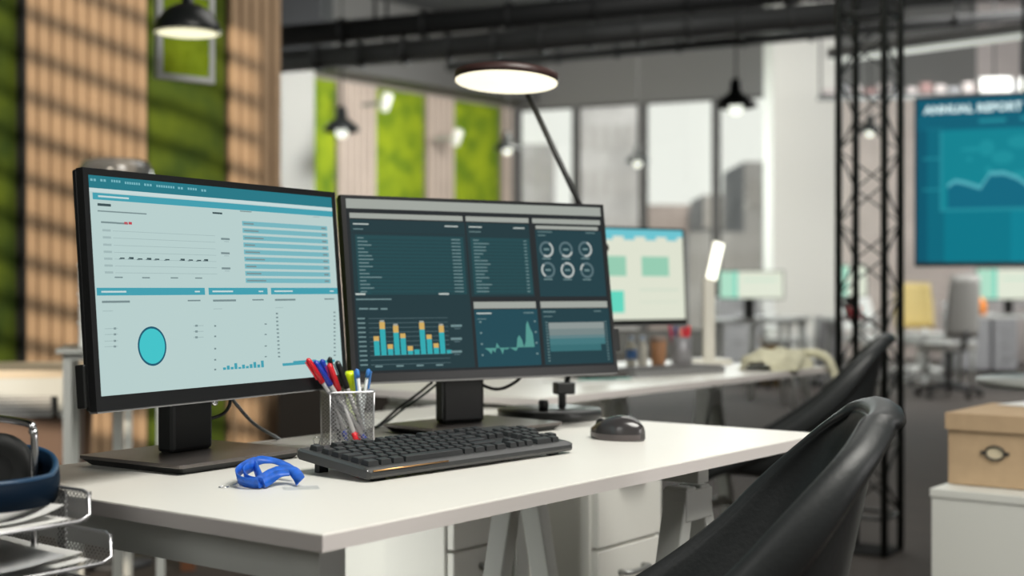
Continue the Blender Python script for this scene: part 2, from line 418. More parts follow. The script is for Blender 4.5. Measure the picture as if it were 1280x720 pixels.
# framed moss picture under the big pendant
p = atD(231, 45, 4.95)
t = thing('moss_picture', 'small white framed bright moss picture hanging under the large pendant', 'framed picture', (p.x, p.y, p.z), R(40))
w_, h_ = .205, .31
mb = MB()
for x in (-w_ / 2, w_ / 2): mb.box((x, 0, 0), (.022, .03, h_ + .022), LGREY)
for z in (-h_ / 2, h_ / 2): mb.box((0, 0, z), (w_ - .022, .03, .022), LGREY)
mb.build('frame', t)
mb = MB(); P = [[(-w_ / 2 + .01 + (w_ - .02) * i / 14, -.004 - random.random() * .012, -h_ / 2 + .01 + (h_ - .02) * j / 20) for j in range(21)] for i in range(15)]
mb.grid(P, MOSSF); mb.box((0, .006, 0), (w_ - .02, .012, h_ - .02), MOSS); mb.build('moss', t)
for x in (-.08, .08): mb = MB(); mb.tube([(x, 0, h_ / 2), (x, 0, CEIL - p.z)], .0015, BLACKM, seg=5); mb.build('hanging_wire', t)

# ------------------------------------------------------------------ office desks
C1 = at(403, 668, DZ)
def desk_pt(d, n, z=DZ):      # d along the front edge from the near corner, n towards the far edge
    q = C1 + dv * d - nv * n; return Vector((q.x, q.y, z))
def desktop(name, label, org, L, W, group=None):
    t = thing(name, label, 'desk', (org.x, org.y, 0), YAW, group)
    mb = MB(); mb.box((L / 2, W / 2, DZ - .0095), (L, W, .019), WHITE); o = mb.build('desktop', t, bevel=.0012)
    # edge band
    mb = MB(); e = .0006
    for c, s in (((L / 2, -e / 2, DZ - .0105), (L, e, .017)), ((L / 2, W + e / 2, DZ - .0105), (L, e, .017)), ((-e / 2, W / 2, DZ - .0105), (e, W, .017)), ((L + e / 2, W / 2, DZ - .0105), (e, W, .017))): mb.box(c, s, WEDGE)
    mb.build('edge_band', t)
    return t
DL, DW = 1.235, .70
desk = desktop('office_desk', 'white office desk in front carrying two monitors and a black keyboard', C1, DL, DW)
mb = MB(); mb.box((.035 + .012, DW / 2, DZ - .019 - .024), (.024, DW - .08, .048), WSTEEL); mb.build('side_rail', desk)
mb = MB(); mb.box((DL / 2, DW - .06, DZ - .019 - .024), (DL - .10, .024, .048), WSTEEL); mb.build('back_rail', desk)
for x, y in ((.03, .035), (.03, DW - .075), (DL - .07, DW - .075)):
    mb = MB(); mb.box((x + .02, y + .02, (DZ - .019) / 2), (.04, .04, DZ - .019), WSTEEL); mb.build('leg', desk)

def trestle(label, org, rot, L=.45, group='white trestles under the desks', H=DZ - .019):
    t = thing('trestle', label, 'trestle', (org.x, org.y, 0), rot, group)
    mb = MB(); mb.box((0, 0, H - .02), (L + .06, .035, .04), WSTEEL); mb.build('beam', t, bevel=.002)
    for sx in (-1, 1):
        for sy in (-1, 1):
            mb = MB(); top = Vector((sx * L / 2, sy * .022, H - .045)); bot = Vector((sx * L / 2, sy * .19, .012))
            # plank leg: wide along x, thin across
            d = (top - bot); ln = d.length; rot3 = aim(d)
            w, th = .042, .030
            mb.v += [tuple(q + Vector((a * w / 2, b * th / 2, 0))) for q in (bot, top) for a, b in ((-1, -1), (1, -1), (1, 1), (-1, 1))]
            for f in ((3, 2, 1, 0), (4, 5, 6, 7), (0, 1, 5, 4), (1, 2, 6, 5), (2, 3, 7, 6), (3, 0, 4, 7)): mb.f.append(f); mb.m.append(mb.mi(WSTEEL)); mb.uv.append(None); mb.smooth.append(False)
            mb.build('leg', t, bevel=.003)
        mb = MB(); mb.box((sx * (L / 2), 0, .30), (.014, .20, .03), WSTEEL); mb.build('crossbar', t)
        mb = MB(); mb.box((sx * (L / 2), 0, H - .075), (.046, .085, .05), WSTEEL); mb.build('bracket', t, bevel=.003)
    return t
q = desk_pt(.93, .27); trestle('white trestle under the right end of the front desk', q, YAW + PI / 2, L=.34)

# second row of desks
S1 = at(1038, 458, DZ)
SL = 1.62
D2 = S1 - dv * SL
desk2 = desktop('office_desk', 'second row white desk carrying the bar lamp and pale cloth', D2, SL, .70)
trestle('white trestle under the right end of the second row desk', D2 + dv * (SL - .34) - nv * .44, YAW + PI / 2, L=.36)
trestle('white trestle under the left end of the second row, hidden behind the sideboard', D2 + dv * .25 - nv * .50, YAW + PI / 2, L=.30)

HAND = mat('handle_grey', (.30, .31, .30), .35, metal=.6)
def pedestal(label, corner, w, dep, h, n, rot=YAW, name='drawer_unit', group='white drawer units under the desks', m=None, z0=.04):
    """corner: near-left bottom corner; front faces local -y"""
    m = m or WCAB
    t = thing(name, label, 'drawer unit', (corner.x, corner.y, 0), rot, group)
    mb = MB(); mb.box((w / 2, dep / 2, (h + z0) / 2), (w, dep, h - z0), m); mb.build('body', t, bevel=.003)
    dh = (h - z0 - .02) / n
    for k in range(n):
        z = z0 + .01 + (k + .5) * dh
        mb = MB(); mb.box((w / 2, -.009, z), (w - .012, .018, dh - .006), m); dr = mb.build('drawer', t, bevel=.002)
        mb = MB(); z += dh * .22
        mb.tube([(w / 2 - .045, -.016, z), (w / 2 - .045, -.036, z), (w / 2 - .02, -.042, z), (w / 2 + .02, -.042, z), (w / 2 + .045, -.036, z), (w / 2 + .045, -.016, z)], .006, HAND, seg=8); mb.build('handle', dr)
    for x, y in ((.04, .04), (w - .04, .04), (.04, dep - .04), (w - .04, dep - .04)):
        mb = MB(); mb.lathe([(.012, 0), (.02, .004), (.02, .03), (.01, .045)], BLACK, c=(x, y, 0), seg=12); mb.build('foot', t)
    return t
def pfix(px_c, D):  # ground point
    return Vector(((px_c - CX) / F * D, D, 0))
pedestal('white drawer unit under the front desk below the keyboard', pfix(556, 2.66), .27, .16, .62, 4)
pedestal('white drawer unit beside the trestle, right of the first one', pfix(737, 2.78), .26, .24, .66, 3)
sb0 = at(505, 526, .70); sbx = (at(750, 498, .70) - sb0); sbw = sbx.length
pedestal('cream wide sideboard standing behind the front desk and the round lamp base', Vector((sb0.x, sb0.y, 0)), sbw, .20, .70, 2, rot=math.atan2(sbx.y, sbx.x), name='sideboard', group=None)

# ------------------------------------------------------------------ monitors
def screen_quad(mb, hom, pts, m, layer):
    mb.face([hom(u, v, layer) for u, v in pts], m)
def homography(src, dst=((0, 0), (1, 0), (1, 1), (0, 1))):
    A = []; b = []
    for (x, y), (u, v) in zip(src, dst):
        A.append([x, y, 1, 0, 0, 0, -u * x, -u * y]); b.append(u)
        A.append([0, 0, 0, x, y, 1, -v * x, -v * y]); b.append(v)
    n = 8; M = [r[:] + [c] for r, c in zip(A, b)]
    for i in range(n):
        k = max(range(i, n), key=lambda r: abs(M[r][i])); M[i], M[k] = M[k], M[i]
        for r in range(n):
            if r != i:
                f = M[r][i] / M[i][i]; M[r] = [a - f * c for a, c in zip(M[r], M[i])]
    h = [M[i][n] / M[i][i] for i in range(n)]
    def f(x, y):
        w = h[6] * x + h[7] * y + 1
        return ((h[0] * x + h[1] * y + h[2]) / w, (h[3] * x + h[4] * y + h[5]) / w)
    return f

def monitor(label, base_c, base_yaw, neck_c, pc, yaw, tilt, w, h, draw, bz=(.009, .009, .009, .019), group=None, zb=DZ, jbox=False, name='computer_monitor', stand=True):
    """panel centre pc; local frame of the panel: x right, y away, z up"""
    root = thing(name, label, 'monitor', (base_c[0], base_c[1], zb), yaw, group)
    inv = Matrix.Rotation(-yaw, 3, 'Z')
    loc = inv @ (Vector(pc) - Vector((base_c[0], base_c[1], zb)))
    T = Matrix.Rotation(-tilt, 3, 'X')
    P = lambda x, y, z: loc + T @ Vector((x, y, z))
    l, r_, t_, b_ = bz
    # bezel: front frame in one mesh with the thin back shell
    mb = MB(); d = .012
    mb.box(P(-w / 2 + l / 2, .004, 0), (l, d, h), BEZEL, rot=T); mb.box(P(w / 2 - r_ / 2, .004, 0), (r_, d, h), BEZEL, rot=T)
    mb.box(P((l - r_) / 2, .004, h / 2 - t_ / 2), (w - l - r_, d, t_), BEZEL, rot=T); mb.box(P((l - r_) / 2, .004, -h / 2 + b_ / 2), (w - l - r_, d, b_), BEZEL, rot=T)
    mb.build('bezel', root)
    mb = MB(); mb.box(P(0, .014, 0), (w - .001, .010, h - .001), BEZEL, rot=T); mb.box(P(0, .031, -.02), (w * .62, .024, h * .62), BLACK, rot=T); mb.build('back_shell', root, bevel=.003)
    mb = MB(); mb.box(P(0, .006, -h / 2 - .001), (w - .004, .014, .003), CHROME if jbox else MGREY, rot=T); mb.build('bottom_trim', root)
    # screen
    aw, ah = w - l - r_, h - t_ - b_; ox, oz = (l - r_) / 2, (b_ - t_) / 2
    def S(u, v, layer): return P(ox - aw / 2 + aw * u, -.0010 - .00012 * layer, oz + ah / 2 - ah * v)
    mb = MB(); draw(mb, S); mb.build('screen', root, weld=False)
    if stand:
        nk = inv @ (Vector((neck_c[0], neck_c[1], zb)) - Vector((base_c[0], base_c[1], zb)))
        top = loc.z + .02
        mb = MB(); mb.box((nk.x, nk.y, (top + .014) / 2), (.086, .032, top - .014), NECK); mb.build('neck', root, bevel=.006)
        mb = MB(); mb.box(((nk.x + loc.x) / 2, (nk.y + loc.y) / 2 + .01, loc.z - .005), (.09, max(.03, abs(nk.y - loc.y) - .03), .09), NECK); mb.build('tilt_hinge', root)
        by = base_yaw - yaw; bw, bd = .248, .216
        def rect(s, ww=bw, dd=bd, rr=.008):
            poly = []
            for k, (sx, sy) in enumerate(((1, 1), (-1, 1), (-1, -1), (1, -1))):
                for qn in range(4):
                    a = k * PI / 2 + qn / 3 * PI / 2; poly.append((sx * (ww * s / 2 - rr) + rr * math.cos(a), sy * (dd * s / 2 - rr) + rr * math.sin(a)))
            return poly
        mb = MB(); rm = rz(by)
        mb.prism(rect(1), .0095, .0145, STAND, rot=rm); mb.build('base_plate', root, bevel=.0008)
        mb = MB(); lo, hi = rect(.90), rect(.985)
        A = [rm @ Vector((x, y, 0)) for x, y in lo]; B = [rm @ Vector((x, y, .0094)) for x, y in hi]
        mb.grid([A, B], BLACKM, close_v=True, smooth=False); mb.face(list(reversed(A)), BLACKM); mb.face(B, BLACKM); mb.build('base_underside', root)
    return root, loc, T, P

# ---- left screen
LS = {k: glow('left_screen_' + k, c) for k, c in dict(bg=(183, 206, 204), menu=(38, 120, 134), bar=(66, 158, 175), row=(118, 180, 190), ink=(120, 140, 142), line=(160, 182, 182), dark=(60, 80, 84), disc=(66, 194, 200), ring=(30, 90, 112), pale=(196, 216, 216), red=(190, 70, 80)).items()}
def draw_left(mb, S):
    H = homography([(113, 212.5), (417, 243.8), (430.5, 480.5), (130, 503.5)])
    def A(x, y): return H(90 + x * .2917, 190 + y * .2917)
    def B(x, y): return H(90 + x * .3056, 380 + y * .3056)
    def rc(u0, v0, u1, v1, m, l=1): mb.face([S(u0, v1, l), S(u1, v1, l), S(u1, v0, l), S(u0, v0, l)], LS[m])
    def rA(x0, y0, x1, y1, m, l=1, f=A):
        u0, v0 = f(x0, y0); u1, v1 = f(x1, y1); rc(u0, min(v0, v1), u1, max(v0, v1), m, l)
    def dot(f, x, y, w, hh, m, l=2):   # a mark centred on a crop pixel, size in uv
        u, v = f(x, y); rc(u - w / 2, v - hh / 2, u + w / 2, v + hh / 2, m, l)
    rc(0, 0, 1, 1, 'bg', 0)
    rc(0, 0, 1, .058, 'menu'); rc(0, .058, 1, .075, 'pale')
    for x, y, w in ((103, 100, .022), (145, 103, .022), (198, 107, .034), (268, 117, .056), (334, 124, .030), (408, 132, .070), (472, 139, .022), (522, 143, .038), (571, 150, .022)):
        n = max(2, int(w / .008)); u, v = A(x, y)
        for k in range(n): rc(u - w / 2 + k * w / n, v - .005, u - w / 2 + (k + .7) * w / n, v + .006, 'row', 2)
    rc(.012, .079, 1, .110, 'bar'); rc(.03, .090, .135, .098, 'pale', 2)
    u, v = A(120, 212); rc(u, v - .006, u + .045, v + .006, 'dark', 2)
    u, v = A(120, 241); rc(u, v - .003, u + .17, v + .003, 'ink', 2)
    for x, y, w in ((135, 292, .03), (165, 294, .03), (200, 297, .04)):
        u, v = A(x, y); rc(u, v - .004, u + w, v + .004, 'ink', 2)
    for x in (240, 258): dot(A, x, 298, .012, .012, 'red')
    dot(A, 628, 254, .04, .009, 'dark'); dot(A, 750, 247, .05, .005, 'ink'); dot(A, 1055, 274, .035, .004, 'line')
    ul, _ = A(145, 400); ur, _ = A(620, 400)
    for y in (330, 362, 395, 427, 458, 489, 520):
        _, v = A(150, y); rc(ul + .035, v - .0012, ur, v + .0012, 'line', 1); rc(ul, v - .006, ul + .028, v + .004, 'line', 2)
    for x, y in ((225, 456), (263, 456), (300, 460), (338, 460), (372, 462), (415, 464), (480, 465), (515, 467), (550, 469), (580, 468)):
        dot(A, x, y, .016, .010 if x in (263, 338, 480, 580) else .006, 'dark'); dot(A, x - 8, y + 3, .01, .005, 'ink')
    for x, y in ((210, 542), (325, 545), (445, 547), (548, 549)): dot(A, x, y, .028, .006, 'ink')
    for x, y in ((662, 372), (662, 437), (665, 506)): dot(A, x, y, .036, .010, 'ink'); dot(A, x + 5, y + 12, .02, .004, 'line')
    u0, _ = A(740, 400); u1, _ = A(1106, 400)
    for k in range(9):
        _, v = A(740, 302 + k * 32.6)
        rc(u0, v - .013, u1, v + .011, 'row', 1); rc(u0 + .006, v - .004, u0 + .05 + .02 * ((k * 7) % 3), v + .003, 'ink', 2); rc(u1 - .03, v - .005, u1 - .008, v + .004, 'ink', 2)
    _, vb = A(118, 607)
    for xa, xb in ((118, 575), (590, 843), (857, 1150)):
        ua, _ = A(xa, 600); ub, _ = A(xb, 615); ub = min(ub, 1)
        rc(ua, vb - .019, ub, vb + .016, 'bar', 1); rc(ua + .015, vb - .005, ua + .10, vb + .003, 'pale', 2); rc(ub - .04, vb - .004, ub - .02, vb + .003, 'pale', 2)
        rc(ua + .015, vb + .040, ua + .11, vb + .050, 'ink', 2); rc(ub - .07, vb + .040, ub - .02, vb + .047, 'ink', 2)
        rc(ua + .015, vb + .085, ua + .05, vb + .088, 'line', 2)
    # pie disc
    uc, vc = B(336, 193); ru = .046; rv = .083
    for rr, m, l in ((1.12, 'ring', 1), (1.0, 'disc', 2)):
        mb.face([S(uc + ru * rr * math.cos(a), vc + rv * rr * math.sin(a), l) for a in [-2 * PI * k / 36 for k in range(36)]], LS[m])
    for x, y in ((172, 115), (172, 140), (172, 168), (172, 192)): dot(B, x, y, .045, .003, 'line'); dot(B, x + 14, y, .008, .009, 'ink')
    for x, y in ((522, 108), (522, 133), (522, 158)): dot(B, x, y, .04, .003, 'line'); dot(B, x - 8, y, .01, .01, 'ink')
    for y in (110, 155, 208, 256, 298): dot(B, 590, y, .008, .008, 'ink')
    for y in (105, 150, 200, 246): dot(B, 796, y, .010, .006, 'ink')
    for k in range(12): dot(B, 842 + k * .8, 60 + k * 17, .010, .008, 'ink'); dot(B, 1080, 58 + k * 17, .010, .008, 'ink')
    for k, hh in enumerate((.012, .02, .012, .03, .009, .02, .012, .02, .03, .016, .035)):
        u, v = B(628 + k * 15.5, 300 - k * .8); rc(u - .006, v - hh, u + .006, v, 'bar', 2)
    u, v = B(865, 288); u1, _ = B(1080, 270)
    rc(u, v - .014, u1, v, 'bar', 2); rc(u + .05, v - .022, u + .16, v - .012, 'bar', 2)
monL, locL, TL, PL = monitor('left monitor showing a bright white and teal spreadsheet page', (-.470, 2.010), R(56), (-.4875, 2.030), (-.4068, 1.9554, CAMZ - .0015), R(60.2), R(4.72), .527, .527 / 1.69, draw_left, jbox=False)
# black clamp block on the left edge of the left panel
mb = MB(); mb.box(PL(-.2635, .020, -.123), (.010, .016, .056), BLACK, rot=TL); mb.build('side_clamp', monL, bevel=.002)
mb = MB(); mb.lathe([(.0045, -.001), (.005, .001), (.0045, .003), (.001, .0035)], CHROME, c=PL(-.035, .010, -.312 / 2 - .004), seg=12, rot=aim((0, -1, 0))); mb.build('power_button', monL)

# ---- right screen
RS = {k: glow('right_screen_' + k, c) for k, c in dict(bg=(36, 41, 44), head=(160, 165, 158), panel=(31, 56, 62), table=(32, 72, 78), line=(38, 84, 90), ink=(112, 140, 142), bright=(190, 200, 196), bar=(48, 168, 176), orange=(206, 170, 96), panel5=(28, 72, 84), panel6=(30, 62, 70), area=(84, 150, 142), gauge=(88, 112, 118), gaugeb=(176, 184, 182), g1=(140, 150, 148), g2=(118, 134, 134), g3=(96, 128, 132), g4=(66, 118, 124), g5=(54, 108, 114)).items()}
def draw_right(mb, S):
    H = homography([(429.5, 246.2), (752.3, 254.8), (768.2, 461), (445.5, 474)])
    A = lambda x, y: H(410 + x * .2891, 230 + y * .2891)
    B = lambda x, y: H(410 + x * .2891, 350 + y * .2891)
    def rc(u0, v0, u1, v1, m, l=1): mb.face([S(u0, v1, l), S(u1, v1, l), S(u1, v0, l), S(u0, v0, l)], RS[m])
    def r2(f, x0, y0, x1, y1, m, l=1):
        u0, v0 = f(x0, y0); u1, v1 = f(x1, y1); rc(max(0, u0), max(0, v0), min(1, u1), min(1, v1), m, l)
    def dot(f, x, y, w, hh, m, l=3):
        u, v = f(x, y); rc(u - w / 2, v - hh / 2, u + w / 2, v + hh / 2, m, l)
    rc(0, 0, 1, 1, 'bg', 0); rc(.002, .006, .998, .062, 'head', 1)
    a0, a1, b0, b1, c0, c1 = .012, .428, .440, .690, .705, .992
    rc(a0, .088, a1, .118, 'head', 1); rc(b0, .088, b1, .118, 'head', 1); rc(c0, .088, c1, .118, 'head', 1)
    rc(c0 + .012, .132, c1 - .012, .153, 'head', 1)
    rc(a0, .125, a1 + .006, .985, 'panel', 1); rc(b0, .125, b1, .57, 'panel', 1); rc(c0 + .008, .158, c1, .57, 'panel6', 1)
    rc(a0 + .015, .215, a1 - .004, .555, 'table', 2); rc(b0 + .012, .215, b1 - .004, .555, 'table', 2)
    for k in range(16):
        v = .228 + k * .0205
        for (x0, x1, s) in ((a0, a1, 5), (b0, b1, 3)):
            w = .022 + .013 * ((k * s + k // 3) % 4) + (.03 if k in (6, 11) else 0)
            rc(x0 + .022, v, x0 + .022 + w, v + .006, 'ink', 4)
            w = .018 + .008 * ((k * 3 + s) % 3) if s == 5 else .012
            rc(x1 - .016 - w, v, x1 - .016, v + .006, 'ink', 4)
            rc(x0 + .06, v + .010, x1 - .03, v + .0135, 'panel', 3)
    for x0, w in ((a0 + .01, .055), (a0 + .345, .05), (b0 + .01, .05), (b0 + .185, .045), (c0 + .018, .06), (c0 + .22, .04)): rc(x0, .148 if x0 < .7 else .168, x0 + w, .155 if x0 < .7 else .173, 'bright' if x0 < .7 else 'ink', 3)
    rc(a0 + .01, .178, a0 + .045, .183, 'ink', 3); rc(b0 + .01, .178, b0 + .055, .183, 'ink', 3); rc(c0 + .018, .19, c0 + .05, .195, 'ink', 3)
    rc(a0, .20, a1, .202, 'bg', 2)
    # gauges
    for i, (x, y) in enumerate(((945, 282), (1030, 282), (1115, 280), (952, 375), (1037, 375), (1122, 375))):
        u, v = A(x, y); ro, ri = .029, .021; asp = 1.72
        for a_0, a_1, m in ((-120, 240, 'gauge'), ((-60, 120), (20, 130), (-70, 100), (120, 230), (-110, 235), (180, 240))[i] + ('gaugeb',)):
            pts = [R(a_0 + (a_1 - a_0) * k / 24) for k in range(25)]
            for k in range(24):
                q = [(ro, pts[k]), (ro, pts[k + 1]), (ri, pts[k + 1]), (ri, pts[k])]
                mb.face([S(u + rr * math.cos(t), v + rr * asp * math.sin(t), 3 if m == 'gauge' else 4) for rr, t in q], RS[m])
        dot(A, x, y, .022, .012, 'ink'); dot(A, x, y + 42, .035, .007, 'ink')
    # lower left bar chart panel
    dot(B, 138, 75, .035, .010, 'bright'); dot(B, 498, 71, .038, .010, 'bright'); u, v = B(120, 98); rc(u, v - .003, u + .125, v + .004, 'ink', 3)
    for x, w in ((152, .032), (195, .03), (240, .024)): dot(B, x, 140, w, .009, 'ink')
    ul, _ = B(178, 260); ur, _ = B(520, 260)
    _, vb = B(200, 347); _, vt = B(200, 183)
    for k in range(11):
        v = vt + (vb - vt) * k / 8
        rc(ul, v - .001, ur, v + .0015, 'gauge', 2); rc(ul - .038, v - .005, ul - .012, v + .003, 'ink', 3)
    hs = [82, 145, 45, 128, 92, 35, 22, 140, 85, 45, 125, 16]
    for k, hh in enumerate(hs):
        u = ul + .014 + (ur - ul - .012) * k / 11.6; hv = hh / 164 * (vb - vt)
        rc(u, vb - hv, u + .019, vb, 'bar', 3)
        if hh > 30: rc(u, vb - hv - .004, u + .019, vb - hv + (.036 if hh > 100 else .022), 'orange', 4)
        if hh > 100: rc(u + .002, vb - hv - .014, u + .017, vb - hv - .004, 'head', 4)
    for y in (213, 271, 328): dot(B, 552, y, .042, .013, 'ink'); dot(B, 556, y + 12, .022, .005, 'gauge')
    for x in (220, 310, 396, 480): dot(B, x, 395 - (x - 220) * .03, .026, .009, 'ink')
    # lower mid area chart
    rc(b0 + .006, .600, b1 + .002, .640, 'head', 1); rc(b0 + .006, .645, b1 + .006, .985, 'panel5', 1)
    rc(b0 + .015, .665, b0 + .072, .673, 'bright', 3); rc(b1 - .05, .665, b1 - .01, .671, 'ink', 3); rc(b0 + .015, .70, b0 + .05, .704, 'ink', 3)
    base = .875
    prof = [(0, 0), (.02, .03), (.03, .065), (.04, .02), (.05, .05), (.058, -.03), (.062, -.055), (.07, -.02), (.078, .02), (.086, .07), (.095, .015), (.11, .02), (.125, .0), (.145, .03), (.155, .035), (.165, -.10), (.175, -.13), (.187, -.08), (.195, 0), (.205, -.06), (.213, -.24), (.222, -.285), (.232, -.20), (.243, -.15), (.248, 0)]
    x0 = b0 + .035; sc = .80
    for (xa, ya), (xb, yb) in zip(prof[:-1], prof[1:]):
        mb.face([S(x0 + xa * sc, base, 3), S(x0 + xb * sc, base, 3), S(x0 + xb * sc, base + yb * .56, 3), S(x0 + xa * sc, base + ya * .56, 3)], RS['area'])
    for v in (.715, .78, .845, .91): rc(b0 + .022, v, b0 + .030, v + .01, 'ink', 3); rc(b1 - .012, v, b1 - .004, v + .01, 'ink', 3)
    # lower right gradient chart
    rc(c0 + .006, .600, c1, .640, 'head', 1); rc(c0 + .006, .645, c1 + .004, .985, 'panel6', 1)
    rc(c0 + .015, .660, c0 + .065, .667, 'ink', 3); rc(c1 - .06, .660, c1 - .03, .665, 'ink', 3); rc(c0 + .015, .69, c0 + .05, .694, 'ink', 3)
    for k, m in enumerate(('g1', 'g1', 'g2', 'g2', 'g3', 'g4', 'g4', 'g5', 'g5')):
        vv = .73 + k * .0195; rc(c0 + .032, vv, c1 - .022 - (.02 if k > 6 else 0), vv + .0196, m, 2)
    for k in range(14): rc(c0 + .02, .725 + k * .018, c0 + .028, .731 + k * .018, 'ink', 3); rc(c1 - .018, .725 + k * .018, c1 - .011, .731 + k * .018, 'ink', 3)
monR, locR, TR_, PR = monitor('right monitor showing a dark teal dashboard with bar chart and gauges', (-.069, 2.439), R(48), (-.0945, 2.462), (-.0461, 2.3641, CAMZ), R(30.9), R(8.77), .527, .527 / 1.69, draw_right, bz=(.008, .006, .004, .014))

mb = MB(); mb.box(PR(.2725, .022, -.094), (.022, .022, .042), BLACK, rot=TR_); mb.build('side_clamp', monR, bevel=.002)

# ------------------------------------------------------------------ keyboard
KYAW = R(48.8); kb0 = at(460, 604, DZ)
kb = thing('computer_keyboard', 'black full size keyboard in front of the two monitors', 'keyboard', kb0, KYAW)
KL, KW = .437, .148; tl = R(6.5)
Kx = rx(tl)
def KP(x, y, z): return Vector((0, .002, .004)) + Kx @ Vector((x, y, z))
mb = MB()
sec = [(0, .0), (-.004, .005), (-.002, .010), (.010, .0145), (KW - .006, .0145), (KW, .011), (KW, .003), (KW - .01, 0)]
def ring(x, ins): return [KP(x, min(max(y, ins - .004), KW - ins), z if z < .012 else z - (.003 if ins else 0)) for y, z in sec]
mb.grid([ring(0, .006), ring(.004, 0), ring(KL - .012, 0), ring(KL - .002, .008), ], KBODY, close_v=True, smooth=False)
mb.face(list(reversed(ring(0, .006))), KBODY); mb.face(ring(KL - .002, .008), KBODY)
mb.build('body', kb, bevel=.001)
mb = MB(); mb.tube([KP(.003, 0.002, .0105), KP(.003, KW - .004, .0125)], .0011, SILVER, seg=6); mb.tube([KP(.008, -.0025, .0115), KP(.15, -.0025, .0115)], .0011, mat('copper_glint', (.75, .42, .18), .3, metal=.9), seg=6); mb.build('trim_and_glint', kb)  # copper line paints a warm reflection along the front edge
for x, y in ((.03, KW - .022), (KL - .045, KW - .022)):
    mb = MB(); q = KP(x, y, 0); mb.box((q.x, q.y, q.z / 2 + .0015), (.016, .010, q.z + .003), BLACK); mb.build('flip_foot', kb)
for x in (.03, KL - .04):
    mb = MB(); q = KP(x, .012, 0); mb.box((q.x, q.y, q.z / 2 + .001), (.02, .008, max(.004, q.z) + .002), BLACKM); mb.build('rubber_foot', kb)
U = .0188
rows = [  # (y, [(x units, width units)...])
    (0.0, [(0, 1.25), (1.25, 1.25), (2.5, 1.25), (3.75, 6.25), (10, 1.25), (11.25, 1.25), (12.5, 1.25), (13.75, 1.25), (15.3, 1), (16.3, 1), (17.3, 1), (18.6, 2), (20.6, 1)]),
    (1.0, [(0, 2.25)] + [(2.25 + k, 1) for k in range(10)] + [(12.25, 2.75), (16.3, 1), (18.6, 1), (19.6, 1), (20.6, 1), (21.6, 1)]),
    (2.0, [(0, 1.75)] + [(1.75 + k, 1) for k in range(11)] + [(12.75, 2.25), (18.6, 1), (19.6, 1), (20.6, 1)]),
    (3.0, [(0, 1.5)] + [(1.5 + k, 1) for k in range(12)] + [(13.5, 1.5), (15.3, 1), (16.3, 1), (17.3, 1), (18.6, 1), (19.6, 1), (20.6, 1), (21.6, 1)]),
    (4.0, [(k, 1) for k in range(13)] + [(13, 2), (15.3, 1), (16.3, 1), (17.3, 1), (18.6, 1), (19.6, 1), (20.6, 1), (21.6, 1)]),
    (5.25, [(0, 1)] + [(2 + k, 1) for k in range(4)] + [(6.5 + k, 1) for k in range(4)] + [(11 + k, 1) for k in range(4)] + [(15.3, 1), (16.3, 1), (17.3, 1)]),
]
keymesh = {}
def key_mesh(wu):
    if wu in keymesh: return keymesh[wu]
    w = wu * U - .0035; d = U - .0035
    mb = MB(); lo = [(-w / 2, -d / 2), (w / 2, -d / 2), (w / 2, d / 2), (-w / 2, d / 2)]
    A = [Vector((x, y, 0)) for x, y in lo]; B = [Vector((x * (1 - .0026 / w * 2 / 2), y * .80 + .0005, .0072)) for x, y in lo]
    Cc = [Vector((x * (1 - .0044 / w), y * .68 + .0005, .0078)) for x, y in lo]
    mb.grid([A, B, Cc], KEYM, close_v=True, smooth=False); mb.face(Cc, KEYM); mb.face(list(reversed(A)), KEYM)
    o = mb.build('key'); me = o.data; bpy.data.objects.remove(o); keymesh[wu] = me
    return me
US = (KL - .016) / (22.6 * U)
for y, ks in rows:
    for x, wu in ks:
        o = bpy.data.objects.new('key', key_mesh(wu)); C.objects.link(o); o.parent = kb
        o.location = KP(.008 + (x + wu / 2) * U * US, .006 + (y + .5) * .0200 + .001, .0138)
        o.rotation_euler = (tl, 0, 0)

# ------------------------------------------------------------------ mouse
mp = at(771, 549, DZ)
ms = thing('computer_mouse', 'dark grey computer mouse on the white desk right of the keyboard', 'mouse', mp, R(142) - PI / 2)
MOUSE = mat('mouse_gloss', (.045, .042, .043), .22, coat=.4)
MSIDE = mat('mouse_side', (.10, .085, .085), .4)
def msect(t, k):        # t 0 rear..1 front
    y = -.052 + .104 * t; wv = .031 * (1 - abs(2 * t - .9) ** 3.2 * .55) * min(1, math.sin(PI * min(max(t, .02), .98)) ** .35 * 1.02)
    hh = .0435 * (math.sin(PI * (t * .80 + .10)) ** .7) * (1.0 - .42 * t) + .003
    return y, wv, hh
mb = MB(); P = []
for i in range(17):
    t_ = i / 16; y, wv, hh = msect(t_, 0); row = []
    for j in range(13):
        a = PI * j / 12; row.append((wv * math.cos(a) * (1 if abs(math.cos(a)) < .9 else 1), y, .003 + hh * (math.sin(a) ** .62)))
    P.append(row)
mb.grid(P, MOUSE); mb.face([p for p in P[0]], MOUSE); mb.face(list(reversed(P[-1])), MOUSE)
mb.build('shell', ms)
mb = MB(); A = [[(x * s_, y * s_, z) for x, y in [(1.03 * msect(i / 12, 0)[1] * sg, msect(i / 12, 0)[0]) for sg, rng in ((1, range(13)), (-1, range(12, -1, -1))) for i in rng]] for z, s_ in ((0, .96), (.004, 1.0), (.011, 1.0))]
mb.grid(A, MSIDE, close_v=True); mb.face(list(reversed(A[0])), MSIDE); mb.build('skirt', ms)
mb = MB(); y, wv, hh = msect(.8, 0); mb.lathe([(.004, -.003), (.0105, -.003), (.0115, 0), (.0105, .003), (.004, .003)], BLACK, c=(0, y, hh - .004), rot=ry(PI / 2), seg=20); mb.build('scroll_wheel', ms)

